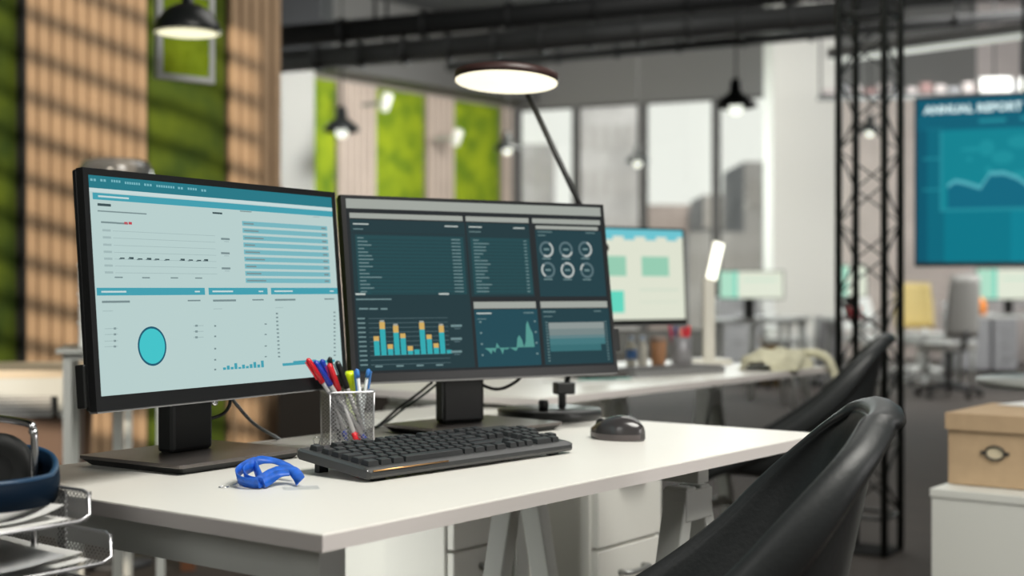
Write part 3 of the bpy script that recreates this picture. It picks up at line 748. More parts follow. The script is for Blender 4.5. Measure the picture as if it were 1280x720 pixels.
# ------------------------------------------------------------------ pen cup
PC = Vector((-.2600, 2.145, DZ)); cyaw = R(20); cs, ch = .0685, .094
cup = thing('pen_cup', 'square silver wire mesh pen cup full of pens between the monitors', 'pen cup', PC, cyaw)
MESHM = mesh_mat('cup_mesh', (.30, .30, .31), k=1 / .0062, open_=.72)
mb = MB(); h2 = cs / 2
def side(mb, a, b, z0, z1, m, flare=1.0):
    a, b = Vector(a), Vector(b); L = (b - a).length
    n = 1
    mb.face([(a.x, a.y, z0), (b.x, b.y, z0), (b.x * flare, b.y * flare, z1), (a.x * flare, a.y * flare, z1)], m, uv=[(0, 0), (L, 0), (L, z1 - z0), (0, z1 - z0)])
cor = [(-h2, -h2), (h2, -h2), (h2, h2), (-h2, h2)]
for k in range(4): side(mb, cor[k], cor[(k + 1) % 4], .002, ch, MESHM, 1.03)
mb.build('mesh_wall', cup, weld=False)
mb = MB()
def loop(z, f, rr=.005):
    pts = []
    for k, (sx, sy) in enumerate(((1, 1), (-1, 1), (-1, -1), (1, -1))):
        for q in range(4):
            a = k * PI / 2 + q / 3 * PI / 2; pts.append((sx * (h2 * f - rr) + rr * math.cos(a), sy * (h2 * f - rr) + rr * math.sin(a), z))
    return pts
mb.tube(loop(ch, 1.06), .0017, SILVER, closed=True); mb.build('rim', cup)
mb = MB(); mb.box((0, 0, .003), (cs - .002, cs - .002, .002), SILVER); mb.tube(loop(.002, 1.0), .002, SILVER, closed=True)
mb.build('bottom_plate', cup)
mb = MB()
for x, y in cor: mb.tube([(x * .985, y * .985, .003), (x * 1.02, y * 1.02, ch)], .0011, SILVER, seg=6)
mb.build('corner_wire', cup)
CL = mat('pen_clear_barrel', (.55, .54, .54), .25, trans=.35)
def colr(n, c): return mat('pen_' + n, c, .3)
pens = [
    ('red pen leaning furthest left in the pen cup', (384, 448), 2.085, (449, 549), 2.135, 'red', (.62, .01, .02), .0046, True),
    ('blue pen leaning left just right of the furthest left red pen', (393, 451), 2.095, (458, 551), 2.125, 'blue', (.01, .04, .40), .0050, True),
    ('short blue pen standing behind the first blue pen', (402, 449), 2.120, (432, 548), 2.150, 'blue', (.01, .04, .40), .0046, True),
    ('pen with black cap tip behind the blue pens', (412, 446), 2.140, (424, 548), 2.165, 'black', (.01, .01, .01), .0042, True),
    ('red pen in the middle of the cup, left of the black pen', (411, 454), 2.108, (446, 552), 2.115, 'red', (.62, .01, .02), .0050, True),
    ('black pen in the middle of the pen cup', (421, 451), 2.135, (458, 549), 2.148, 'black', (.01, .01, .01), .0048, True),
    ('thick yellow highlighter standing in the pen cup', (437, 464), 2.160, (441, 548), 2.170, 'yellow', (.82, 1.0, .01), .0080, False),
    ('white pen with blue end beside the yellow highlighter', (446, 461), 2.150, (456, 548), 2.160, 'white', (.62, .66, .68), .0040, False),
    ('white pen with blue end leaning right over the cup rim', (461, 461), 2.165, (448, 546), 2.175, 'white', (.62, .66, .68), .0040, False),
]
for lb, tp, Dt, bp, Db, cn, cc, rr, capd in pens:
    a, b = atD(*bp, Db), atD(*tp, Dt)
    b0 = b; d = (b - a).normalized()
    a = a + d * ((DZ + .0072 - a.z) / d.z)
    nm = 'highlighter' if cn == 'yellow' else 'pen'
    t = thing(nm, lb, 'pen', a, 0, 'pens in the mesh cup'); L = (b - a).length; rot = aim(d)
    cm = colr(cn, cc)
    if cn == 'yellow':
        mb = MB(); mb.lathe([(.004, 0), (rr, .004), (rr, L * .66)], mat('highlighter_barrel', (.55, .62, .35), .35), seg=16, rot=rot); mb.build('barrel', t)
        mb = MB(); mb.lathe([(rr * 1.02, L * .66), (rr * 1.02, L - .006), (rr * .8, L), (.001, L)], cm, seg=16, rot=rot); mb.build('cap', t)
    else:
        cl = L - (.046 if capd else .014)
        mb = MB(); mb.lathe([(.0012, .0), (.0025, .010), (rr * .8, .018), (rr * .8, cl)], CL if capd else cm, seg=12, rot=rot); mb.build('barrel', t)
        mb = MB(); em = cm if capd else mat('pen_end_blue', (.05, .22, .62), .3)
        mb.lathe([(rr, cl), (rr, L - .008), (rr * .85, L - .002), (.001, L)], em, seg=12, rot=rot); cp = mb.build('cap', t)
        mb = MB(); mb.box(rot @ Vector((0, -rr - .0012, L - .020)), (.003, .0014, .034), em, rot=rot); mb.build('clip', cp)
        if capd:
            mb = MB(); mb.lathe([(.001, .004), (.0027, .008), (rr * .84, .017), (rr * .84, .026)], cm, seg=12, rot=rot); mb.build('grip_tip', t)
# small clear plastic clip lying beside the cup
q = at(396, 563, DZ)
t = thing('binder_clip', 'small dark clip with clear top beside the pen cup', 'clip', (q.x, q.y, DZ), R(30))
mb = MB(); mb.prism([(-.007, 0), (.007, 0), (.002, .010), (-.002, .010)], -.007, .007, BLACK, rot=rx(PI / 2)); mb.build('clip_body', t)
mb = MB(); mb.tube([(-.004, 0, .009), (-.006, .0, .018), (0, 0, .022), (.006, 0, .018), (.004, 0, .009)], .0009, CHROME, seg=6); mb.build('wire_handle', t)

# ------------------------------------------------------------------ blue lanyard
def ribbon(mb, pts, w, m, th=.0012):
    """pts: (x, y, zc, lean) ribbon standing on edge, width vertical"""
    P = []
    n = len(pts)
    for k in range(n):
        x, y, z, ln = pts[k]; xa, ya = pts[min(k + 1, n - 1)][:2]; xb, yb = pts[max(k - 1, 0)][:2]
        t = Vector((xa - xb, ya - yb, 0)); t = t.normalized() if t.length > 1e-6 else Vector((1, 0, 0)); nn = Vector((-t.y, t.x, 0))
        up = Vector((0, 0, math.cos(ln))) + nn * math.sin(ln); oth = nn * math.cos(ln) - Vector((0, 0, math.sin(ln)))
        c = Vector((x, y, z)); P.append([c + up * w / 2 * a + oth * th / 2 * b for a, b in ((-1, -1), (1, -1), (1, 1), (-1, 1))])
    mb.grid(P, m, close_v=True); mb.face(P[0], m); mb.face(list(reversed(P[-1])), m)
def spline(ctrl, n=12):
    out = []
    for i in range(len(ctrl) - 1):
        p0, p1, p2, p3 = ctrl[max(i - 1, 0)], ctrl[i], ctrl[i + 1], ctrl[min(i + 2, len(ctrl) - 1)]
        for k in range(n):
            t = k / n
            out.append(tuple(.5 * (2 * b + (c - a) * t + (2 * a - 5 * b + 4 * c - d) * t * t + (3 * b - a - 3 * c + d) * t ** 3) for a, b, c, d in zip(p0, p1, p2, p3)))
    out.append(tuple(ctrl[-1])); return out
BLUE = mat('lanyard_blue', (.012, .11, .55), .45, noise=.25, nscale=90)
lc = at(326, 610, DZ)
t = thing('lanyard', 'bright blue fabric lanyard coiled on the desk before the left monitor', 'lanyard', lc, 0)
mb = MB(); W_ = .0150
ribbon(mb, spline([(.000, -.014, .0080, .5), (-.016, -.010, .0085, .45), (-.030, .004, .011, .3), (-.036, .030, .016, .1), (-.030, .054, .021, .1), (-.020, .070, .024, .3)]), W_, BLUE)
ribbon(mb, spline([(.004, -.008, .0080, .4), (-.010, -.001, .0085, .4), (-.022, .014, .011, .2), (-.028, .034, .016, .1), (-.024, .054, .020, .1), (-.016, .066, .023, .4)]), W_, BLUE)
ribbon(mb, spline([(-.022, .070, .024, .2), (-.012, .080, .026, .7), (.004, .082, .024, 1.1), (.020, .074, .019, 1.2), (.034, .058, .012, 1.0)]), W_ * .8, BLUE)
ribbon(mb, spline([(-.020, .062, .022, .2), (-.012, .040, .016, .5), (-.004, .016, .010, .6), (.000, -.010, .0075, .5)]), W_ * .75, BLUE)
ribbon(mb, spline([(-.002, -.014, .0080, .5), (.002, .004, .0105, .5), (.010, .022, .015, .7), (.022, .036, .019, 1.0), (.034, .036, .018, 1.1), (.044, .022, .012, 1.0), (.049, .010, .0075, .8)]), W_, BLUE)
ribbon(mb, spline([(.006, -.010, .0075, .5), (.011, .004, .010, .6), (.019, .020, .015, .9), (.032, .026, .016, 1.1)]), W_ * .8, BLUE)
mb.build('strap', t)
mb = MB(); mb.tube([(-.048 + .006 * math.cos(a), .002 + .006 * math.sin(a), .0012) for a in [2 * PI * k / 14 for k in range(14)]], .0006, CHROME, closed=True, seg=6); mb.tube([(-.044, .006, .001), (-.038, .010, .0025), (-.032, .010, .004)], .0007, CHROME, seg=6); mb.build('metal_hook', t)
mb = MB(); mb.box((.052, -.004, .0008), (.045, .028, .0012), glass_mat('badge_clear', (.96, .97, .98), .06), rot=rz(R(15))); mb.build('clear_badge_sleeve', t)

# ------------------------------------------------------------------ disc desk lamp
LB = Vector((.0735, 2.675, DZ))
lamp = thing('desk_lamp', 'black desk lamp with round base and large glowing disc head', 'desk lamp', LB, R(20))
mb = MB(); mb.lathe([(.098, 0), (.102, .004), (.102, .016), (.100, .019), (.001, .019)], mat('lamp_base_dark', (.035, .037, .037), .35), seg=64); mb.build('base', lamp)
mb = MB(); mb.lathe([(.009, 0.019), (.010, .036), (.008, .040), (.001, .040)], BLACK, c=(-.030, -.045, 0), seg=20); mb.build('dimmer_knob', lamp)
inv = Matrix.Rotation(-R(20), 3, 'Z')
def Ll(px, py, D): return inv @ (atD(px, py, D) - LB)
j0 = Ll(705, 505, 2.69); j1 = Ll(752, 310, 2.775); j2 = Ll(722, 250, 2.775); j3 = Ll(659, 116, 2.765)
mb = MB(); mb.tube([(j0.x - .004, j0.y, .019), (j0.x - .004, j0.y, .062)], .008, BLACK, seg=14); mb.box((j0.x, j0.y, .058), (.040, .026, .024), BLACK); mb.build('pivot', lamp, bevel=.003)
mb = MB(); mb.tube([(j0.x + .005, j0.y, .066), j1], .0055, BLACK, seg=12); mb.build('lower_arm', lamp)
mb = MB(); mb.lathe([(.001, -.012), (.011, -.012), (.011, .012), (.001, .012)], BLACK, c=j1, rot=rx(PI / 2), seg=16); mb.build('elbow', lamp)
hc_ = Ll(633, 101, 2.66)
mb = MB(); mb.tube([j1, j2, j3], .0058, BLACK, seg=12); mb.build('upper_arm', lamp)
trot = inv @ rx(R(-4.5)) @ ry(R(2.0))
mb = MB(); mb.lathe([(.1000, -.001), (.1015, -.003), (.1025, .003), (.1015, .013), (.09, .015), (.001, .016)], mat('lamp_head_brown', (.045, .022, .020), .4), c=hc_, seg=64, rot=trot); mb.build('lamp_head', lamp)
mb = MB(); mb.lathe([(.001, -.0035), (.1000, -.0035), (.1000, -.001), (.001, -.001)], mat('disc_glow', (1, .95, .8), .4, emit=1.25, ecol=(1, .93, .70, 1)), c=hc_, seg=64, rot=trot); mb.build('diffuser', lamp)

# ------------------------------------------------------------------ cables
def cable(label, pts, r=.0028, m=BLACK, cat='cable'):
    o_ = Vector(pts[0]); mb = MB(); mb.tube([Vector(p) - o_ for p in spline([tuple(p) for p in pts], 8)], r, m, seg=8)
    o = mb.build('monitor_cable'); o.location = o_; return tag(o, label, cat)
cable('grey cable drooping from the left monitor down to the desk edge', [atD(288, 494, 2.10), atD(296, 506, 2.12), atD(318, 530, 2.18), atD(346, 547, 2.28), atD(352, 552, 2.42)], .0028, mat('cable_grey', (.12, .13, .14), .5))
cable('short looped cable curving behind the left monitor neck', [atD(288, 490, 2.09), atD(287, 506, 2.09), atD(279, 517, 2.09), atD(262, 523, 2.075), atD(244, 523, 2.06)], .0026)
cable('upper of two dark cables slanting down behind the pen cup', [atD(540, 478, 2.47), atD(520, 494, 2.50), atD(496, 512, 2.50), atD(478, 528, 2.50), atD(466, 536, 2.462)], .0026)
cable('lower of two dark cables slanting down behind the pen cup', [atD(546, 480, 2.50), atD(526, 496, 2.54), atD(503, 512, 2.54), atD(484, 527, 2.53), atD(471, 534, 2.475)], .0024, mat('cable_green_black', (.012, .03, .024), .4))
cable('black cable looping under the right monitor beside its neck', [atD(600, 480, 2.47), atD(616, 486, 2.47), atD(630, 485, 2.47), atD(645, 477, 2.46), atD(652, 470, 2.44)], .0030)

# ------------------------------------------------------------------ letter tray stack with papers and headphones
TE = Vector(((138 - CX) / F * 1.5, 1.5, 0)); TR0 = Vector((TE.x, TE.y, 0))
zt = [CAMZ - (703 - CY) / F * 1.5 - .055, CAMZ - (703 - CY) / F * 1.5, CAMZ - (641 - CY) / F * 1.53]
stackz = zt[0] - .02
tray = thing('letter_tray_stack', 'silver wire mesh letter tray stack beside the left desk corner', 'letter tray', (TE.x, TE.y, stackz), YAW)
TMESH = mesh_mat('tray_mesh', (.62, .62, .62), k=1 / .0066, open_=.62)
# local frame: x along d, y away from user. corner E at (0,0); tray fills x in [-W,0], y in [0,L]
TW_, TL_ = .26, .33
for i, z in enumerate(zt):
    zz = z - stackz; ox = -.028 if i == 2 else (0 if i == 1 else 0); oy = .0
    hgt = .031; mb = MB()
    def q4(p, uvs): mb.face(p, TMESH, uv=uvs)
    x0, x1, y0, y1 = -TW_ + ox, ox, oy, oy + TL_
    fl = .004
    q4([(x0, y0, zz), (x1, y0, zz), (x1, y1, zz), (x0, y1, zz)], [(0, 0), (TW_, 0), (TW_, TL_), (0, TL_)])
    for (a, b, ha, hb) in (((x1, y0), (x1, y1), hgt, hgt), ((x1, y1), (x0, y1), hgt, hgt), ((x0, y1), (x0, y0), hgt, hgt)):
        L = math.hypot(a[0] - b[0], a[1] - b[1])
        out = Vector((a[1] - b[1], b[0] - a[0])) * -1 / L * fl
        q4([(a[0], a[1], zz), (b[0], b[1], zz), (b[0] + out.x, b[1] + out.y, zz + hb), (a[0] + out.x, a[1] + out.y, zz + ha)], [(0, 0), (L, 0), (L, hb), (0, ha)])
    tr = mb.build('tray', tray, weld=False)
    mb = MB()
    rimp = [(x0 + .02, y0 - .006, zz + .002), (x1 - .016, y0 - .006, zz + .002), (x1 - .002, y0 - .004, zz + .007), (x1 + fl, y0 + .006, zz + hgt * .9), (x1 + fl + .001, y0 + .016, zz + hgt)]
    rimp += [(x1 + fl, y1, zz + hgt), (x0 - fl, y1 + fl, zz + hgt), (x0 - fl, y0 + .016, zz + hgt), (x0 - .002, y0 + .004, zz + .012), (x0 + .006, y0 - .004, zz + .003)]
    mb.tube(rimp, .0019, SILVER, closed=True, seg=8); mb.build('rim_wire', tr)
for y in (.10, .27):
    for x in (.008, -TW_ - .008 - .02): mb = MB(); mb.box((x, y, (zt[2] + .020 - stackz) / 2), (.004, .014, zt[2] + .020 - stackz), MGREY); mb.build('side_upright', tray)
mb = MB()
hz = CAMZ - (529 - CY) / F * 1.54 - stackz
hx = -.030; hy = .098
mb.tube(spline([(hx, hy, .0), (hx, hy, hz - .03), (hx, hy + .004, hz - .010), (hx, hy + .018, hz), (hx, hy + .14, hz + .001), (hx, hy + .155, hz - .012), (hx, hy + .158, hz - .03), (hx, hy + .158, 0)], 6), .0042, CHROME, seg=10)
mb.build('carry_handle', tray)
# dark low stand carrying the trays
mb = MB(); 
t = thing('side_cabinet', 'low grey cabinet standing under the letter tray stack', 'cabinet', (TE.x, TE.y, 0), YAW)
mb = MB(); mb.box((-TW_ / 2 - .03, .17, (stackz - .012) / 2 + .002), (.36, .42, stackz - .02), mat('side_cabinet_grey', (.20, .20, .19), .6)); mb.build('body', t, bevel=.003)
mb = MB(); mb.box((-TW_ / 2 - .03, .17, stackz - .006), (.38, .44, .011), MGREY); mb.build('top_board', t)
mb = MB()
for x, y in ((0, .04), (-.25, .04), (0, .30), (-.25, .30)): pass
PAPER = mat('paper_white', (.78, .78, .76), .7)
PAPERG = mat('paper_grey', (.50, .51, .52), .7)
def sheet(label, cx, cy, z, w, l, rot, curl, m=PAPER, stripe=None):
    base = Matrix.Rotation(YAW, 3, 'Z'); o_ = Vector((TE.x, TE.y, 0)) + base @ Vector((cx, cy, 0)); o_.z = z
    mb = MB(); P = [[Vector((-w / 2 + w * i / 12, -l / 2 + l * j / 12, curl * max(0, i / 12 - .55) ** 2 * 4 + curl * .5 * max(0, .3 - j / 12) ** 2 * 4)) for j in range(13)] for i in range(13)]
    mb.grid(P, m); mb.grid([[p - Vector((0, 0, .0006)) for p in r] for r in P], m)
    if stripe: mb.box((-.01, -l / 2 + .02, .003), (.05, .012, .001), stripe)
    o = mb.build('paper_sheet'); o.location = o_; o.rotation_euler = (0, 0, YAW + rot); return tag(o, label, 'paper', 'papers in the letter trays')
z1, z2 = zt[2] + .001, zt[1] + .001
sheet('curled white paper in the top letter tray beside the headphones', -.115, .13, z1 + .002, .15, .22, R(-4), .016)
sheet('lower flat white paper in the top letter tray', -.125, .12, z1 + .0005, .15, .23, R(3), .002)
sheet('lowest white paper in the middle letter tray', -.12, .12, z2 + .001, .19, .23, R(2), .004)
sheet('grey paper with a red mark in the middle letter tray', -.135, .11, z2 + .008, .17, .22, R(-6), .010, PAPERG, mat('red_ink', (.6, .06, .02), .6))
sheet('white paper corner sticking out at right of the middle letter tray', -.09, .13, z2 + .0045, .15, .21, R(-3), .007)

# headphones lying on the top tray
NAVY = mat('headphone_navy', (.003, .010, .022), .6, spec=.06); NAVY2 = mat('headphone_edge_blue', (.012, .05, .11), .4)
hp0 = Vector(((-14 - CX) / F * 1.50, 1.50, zt[2] + .004))
hp = thing('headphones', 'navy blue over-ear headphones with black cushions on the top letter tray', 'headphones', hp0, 0)
mb = MB(); P = []; 
n = 36
for k in range(n + 1):
    a = R(-118) + R(236) * k / n
    r1 = .072; cx_, cyy = r1 * math.cos(a) * .95, r1 * math.sin(a) * 1.15
    lift = .012 + .022 * max(0, math.sin(a)) ** 1.0 * (1 if a > 0 else 0)
    wd = .015; o1 = Vector((math.cos(a), math.sin(a), 0)); c = Vector((cx_, cyy, wd + lift))
    P.append([c + o1 * .0035 + Vector((0, 0, -wd)), c + o1 * .005, c + o1 * .0035 + Vector((0, 0, wd)), c - o1 * .0035 + Vector((0, 0, wd)), c - o1 * .0035 + Vector((0, 0, -wd))])
mb.grid(P, NAVY, close_v=True); mb.face(P[0], NAVY); mb.face(list(reversed(P[-1])), NAVY); mb.build('headband', hp)
mb = MB(); mb.tube([p[2] * .5 + p[3] * .5 for p in P], .0036, NAVY2, seg=8); mb.build('band_edge', hp)
for sy in (-1, 1):
    a = R(112) * sy; c = Vector((.072 * math.cos(a) - .012 + (.028 if sy > 0 else 0), .070 * math.sin(a), .034 + (.006 if sy > 0 else 0)))
    rot = aim((.1, -sy, .12))
    mb = MB(); mb.lathe([(.001, -.016), (.030, -.014), (.037, -.004), (.037, .004), (.030, .006)], NAVY, c=c, rot=rot, seg=32); cupp = mb.build('ear_cup', hp)
    mb = MB(); mb.lathe([(.020, .006), (.036, .006), (.042, .014), (.038, .024), (.026, .026), (.018, .018)], BLACKM, c=c, rot=rot, seg=32); mb.build('cushion', cupp)
# black clip seen behind the top tray
q = at(58, 597, zt[2] + .03)

# ------------------------------------------------------------------ shell chairs
def chair(label, org, face, sc=1.0, group='charcoal shell chairs'):
    """org: floor point under seat centre; face: direction angle the chair looks to"""
    t = thing('shell_chair', label, 'chair', org, face - PI / 2, group)
    spine = [(.24, .430), (.20, .447), (.10, .440), (-.03, .430), (-.13, .445), (-.19, .500), (-.222, .585), (-.240, .670), (-.256, .750), (-.266, .810), (-.268, .838)]
    half = [.16, .18, .195, .200, .204, .204, .200, .193, .178, .140, .08]
    edge_ = [(.25, .43), (.235, .452), (.21, .470), (.175, .490), (.125, .520), (.06, .560), (-.02, .612), (-.095, .672), (-.162, .742), (-.222, .802), (-.252, .832)]
    lift = [e[1] - q[1] for e, q in zip(edge_, spine)]; fwd = [e[0] - q[0] for e, q in zip(edge_, spine)]
    S_ = spline([(y, z, h, l, f) for (y, z), h, l, f in zip(spine, half, lift, fwd)], 4)
    P = []
    for (y, z, h, l, f) in S_:
        row = []
        for j in range(25):
            u = -1 + 2 * j / 24; e = abs(u) ** 2.4
            row.append((h * math.sin(u * PI / 2 * .92) / math.sin(PI / 2 * .92), y + f * e, z + l * e))
        P.append(row)
    mb = MB(); mb.grid(P, SHELL); o = mb.build('shell', t)
    md = o.modifiers.new('thick', 'SOLIDIFY'); md.thickness = .011; md.offset = 0
    ss = o.modifiers.new('sub', 'SUBSURF'); ss.levels = 1; ss.render_levels = 1
    # rolled rim
    edge = [P[i][0] for i in range(len(P))] + P[-1][1:-1] + [P[i][-1] for i in reversed(range(len(P)))]
    prof = [(-.004, -.003), (.003, -.005), (.010, -.001), (.015, .008), (.017, .020), (.015, .036), (.008, .050), (-.003, .056), (-.006, .02)]
    sm = []; ne = len(edge); sst = lambda x: max(0, min(1, x)) ** 2 * (3 - 2 * max(0, min(1, x)))
    for x, y, z in edge:
        w_ = sst((z - .70) / .12); w2 = sst((.56 - z) / .10); sg = 1 if x > 0 else -1; fx = min(1, abs(x) / .12)
        O = Vector((sg * (1 - w_) + sg * fx * w_ * .8, 0, w_ * (1.05 - fx * .7))).normalized()
        D = (Vector((0, -.7, -.7)) * (1 - w_) + Vector((0, -1, -.25)) * w_) * (1 - w2) + Vector((0, -.15, -1)) * w2
        D -= O * D.dot(O); D.normalize()
        sm.append([Vector((x, y, z)) + O * a_ + D * b_ * (1 - .4 * w2 - .3 * w_) for a_, b_ in prof])
    mb = MB(); mb.grid(sm, SHELL, close_v=True); mb.build('rolled_rim', t)
    mb = MB(); mb.lathe([(.028, .06), (.028, .38), (.06, .415)], BLACK, seg=16, c=(0, .02, 0)); mb.build('pedestal', t)
    for k in range(4):
        a = PI / 4 + k * PI / 2; d = Vector((math.cos(a), math.sin(a), 0))
        mb = MB(); mb.tube([Vector((0, .02, .085)) + d * .02, Vector((0, .02, .07)) + d * .25], [.02, .012], BLACK, seg=8); lg = mb.build('leg', t)
        mb = MB(); mb.lathe([(.001, -.012), (.026, -.012), (.026, .012), (.001, .012)], BLACKM, c=Vector((0, .02, .026)) + d * .25, rot=aim(Vector((-d.y, d.x, 0))), seg=16); mb.build('caster', lg)
    t.scale = (sc, sc, sc)
    return t
ch1 = chair('charcoal plastic shell chair pushed in at the front desk, lower right', Vector((.160, 1.66, 0)), R(172))
ch2 = chair('charcoal shell chair behind the front one, before the truss', Vector((.825, 4.05, 0)), R(165))

# ------------------------------------------------------------------ truss
tc_ = Vector((1.3385, 5.09, 0)); t = thing('lighting_truss', 'tall black square lattice truss standing on the floor', 'truss', tc_, R(55))
TB = mat('truss_black', (.008, .011, .010), .4)
s2 = .0875
crn = [(-s2, -s2), (s2, -s2), (s2, s2), (-s2, s2)]
for x, y in crn:
    mb = MB(); mb.tube([(x, y, 0.01), (x, y, CEIL - .01)], .0135, TB, seg=12); mb.build('chord', t)
for k in range(4):
    a, b = Vector((*crn[k], 0)), Vector((*crn[(k + 1) % 4], 0)); mb = MB(); z = .15; pts = []; fl = k % 2
    while z < CEIL - .1:
        pts.append(Vector(((a if fl else b).x, (a if fl else b).y, z))); fl = 1 - fl; z += .135
    mb.tube(pts, .0055, TB, seg=6)
    for z in (.14, 2.0, 3.9): mb.tube([a + Vector((0, 0, z)), b + Vector((0, 0, z))], .007, TB, seg=6)
    mb.build('lacing', t)
mb = MB(); mb.box((0, 0, .006), (.19, .19, .010), mat('truss_plate', (.02, .02, .02), .95, spec=.1)); mb.build('base_plate', t)

# ------------------------------------------------------------------ television
TVm = {k: glow('tv_' + k, c) for k, c in dict(bg=(8, 118, 136), bgl=(10, 104, 124), bgd=(9, 88, 110), bgr=(10, 128, 146), head=(12, 96, 118), panel=(14, 130, 144), panel2=(26, 142, 154), low=(14, 104, 128), text=(150, 205, 216), line=(84, 176, 188), soft=(34, 138, 152)).items()}
def draw_tv(mb, S):
    def rc(u0, v0, u1, v1, m, l=1): mb.face([S(u0, v1, l), S(u1, v1, l), S(u1, v0, l), S(u0, v0, l)], TVm[m])
    rc(0, 0, 1, 1, 'bg', 0); rc(0, 0, .035, 1, 'bgd', 1); rc(.035, 0, .09, 1, 'bgl', 1); rc(.3, .62, 1, 1, 'bgr', 1)
    rc(.02, .18, .09, .185, 'soft', 2); rc(.02, .36, .075, .37, 'soft', 2); rc(.02, .55, .075, .56, 'soft', 2)
    rc(.0, .0, 1, .10, 'bgd', 2); rc(.0, .10, 1, .19, 'head', 2)
    rc(.085, .20, .95, .68, 'panel', 3); rc(.075, .20, .085, .69, 'soft', 4); rc(.085, .672, .95, .69, 'soft', 4)
    # vague map blotches
    for (u, v, w, h) in ((.14, .30, .08, .03), (.20, .26, .05, .10), (.16, .36, .02, .03), (.24, .33, .07, .08), (.29, .24, .08, .08), (.22, .42, .02, .05), (.30, .45, .10, .05), (.45, .25, .2, .18), (.7, .3, .15, .2)):
        mb.face([S(u + w / 2 + w / 2 * math.cos(a), v + h / 2 - h / 2 * math.sin(a), 4) for a in [2 * PI * k / 14 for k in range(14)]], TVm['panel2'])
    ln = [(.10, .535), (.125, .505), (.16, .52), (.205, .55), (.235, .465), (.28, .465), (.32, .495), (.41, .62), (.46, .56), (.54, .46), (.62, .5), (.7, .40), (.8, .45), (.93, .32)]
    for (a, b), (c, d) in zip(ln[:-1], ln[1:]):
        mb.face([S(a, .67, 5), S(c, .67, 5), S(c, d, 5), S(a, b, 5)], TVm['low'])
        mb.face([S(a, b + .012, 6), S(c, d + .012, 6), S(c, d - .012, 6), S(a, b - .012, 6)], TVm['line'])
    rc(.20, .135, .285, .158, 'soft', 4); rc(.33, .130, .40, .152, 'soft', 4); rc(.5, .13, .6, .15, 'soft', 4)
pa, pb = atD(1143, 227.5, 6.40), atD(1280, 222.5, 6.22)
tvd = Vector((pb.x - pa.x, pb.y - pa.y, 0)).normalized(); tvyaw = math.atan2(tvd.y, tvd.x)
TVW, TVH = 1.405, .795
zc_ = pa.z + .0
tcen = pa + tvd * TVW / 2; tcen.z = CAMZ + (360 - 227.5) / F * 6.4
tv, tvloc, tvT, tvP = monitor('large wall-sized teal display reading ANNUAL REPORT hanging at right', (tcen.x, tcen.y), 0, None, tcen, tvyaw, 0, TVW, TVH, draw_tv, bz=(.010, .010, .012, .018), zb=tcen.z, stand=False, name='television')
tv['category'] = 'television'
fc = bpy.data.curves.new('tvtext', 'FONT'); fc.body = 'ANNUAL REPORT'; fc.size = .0505; fc.space_character = 1.08; fc.offset = .0026; fc.extrude = .0004
fo = bpy.data.objects.new('tvtext', fc); C.objects.link(fo)
dg = bpy.context.evaluated_depsgraph_get(); me = bpy.data.meshes.new_from_object(fo.evaluated_get(dg)); bpy.data.objects.remove(fo)
me.materials.clear(); me.materials.append(glow('tv_title_white', (215, 240, 242), 1.0))
to = bpy.data.objects.new('title_text', me); C.objects.link(to); to.parent = tv; to.rotation_euler = (PI / 2, 0, 0); to.location = (-TVW / 2 + .045, -.0040, TVH / 2 - .080); to.scale = (1, 1, 1)
mb = MB()
for x in (-.22, .22): mb.tube([(x, .03, .1), (x, .03, CEIL - tcen.z - .005)], .009, BLACKM, seg=8)
mb.box((0, .035, .1), (.6, .02, .08), BLACKM); mb.build('ceiling_mount', tv)

# ------------------------------------------------------------------ right foreground cabinet, box
cc0 = at(1162, 610.5, .53)
cab = thing('white_cabinet', 'low plain white cabinet at the right edge carrying the cardboard box', 'cabinet', (cc0.x, cc0.y, 0), YAW - PI / 2)
WC2 = mat('white_cabinet_matte', (.62, .63, .59), .5)
mb = MB(); mb.box((.3, .25, .53 - .009), (.6, .5, .018), WC2); mb.build('top_board', cab, bevel=.001)
mb = MB(); mb.box((.3, .25, .256), (.594, .494, .512), WC2); mb.build('body', cab, bevel=.001)
cc1 = at(1182, 605.5, .53)
CARD = mat('cardboard_tan', (.46, .33, .20), .75, noise=.05, nscale=30)
bx = thing('storage_box', 'tan cardboard storage box with lid and black ring pull', 'storage box', (cc1.x, cc1.y, .531), YAW - PI / 2)
mb = MB(); mb.box((.135, .17, .080), (.262, .33, .158), CARD); mb.build('body', bx, bevel=.001)
mb = MB(); lw, ll = .272, .342
mb.box((.135, .17, .1645), (lw, ll, .003), CARD)
for c, s in (((.135, -.0005, .146), (lw, .002, .036)), ((.135, .3405, .146), (lw, .002, .036)), ((-.0, .17, .146), (.002, ll, .036)), ((.270, .17, .146), (.002, ll, .036))): mb.box(c, s, CARD)
mb.build('lid', bx)
mb = MB(); n = 28
cxr, czr = .112, .079
mb.tube([(cxr + .0215 * math.cos(a), .002, czr + .0155 * math.sin(a)) for a in [2 * PI * k / n for k in range(n)]], .0022, BLACK, closed=True, seg=8)
for s in (-1, 1): mb.box((cxr + s * .026, .003, czr), (.012, .004, .007), BLACK)
mb.build('ring_pull', bx)
mb = MB(); mb.face([(cxr + .019 * math.cos(a), .0042, czr + .0135 * math.sin(a)) for a in [2 * PI * k / n for k in range(n)]], mat('box_label_pale', (.62, .54, .38), .7)); mb.build('label_card', bx)
q = bx.matrix_basis
o = MB(); o.box((0, 0, 0), (.10, .15, .0015), PAPER); o = o.build('paper_sheet'); o.location = at(1290, 505, .699); o.rotation_euler = (0, 0, R(-50)); tag(o, 'white paper lying on the lid of the cardboard box', 'paper')

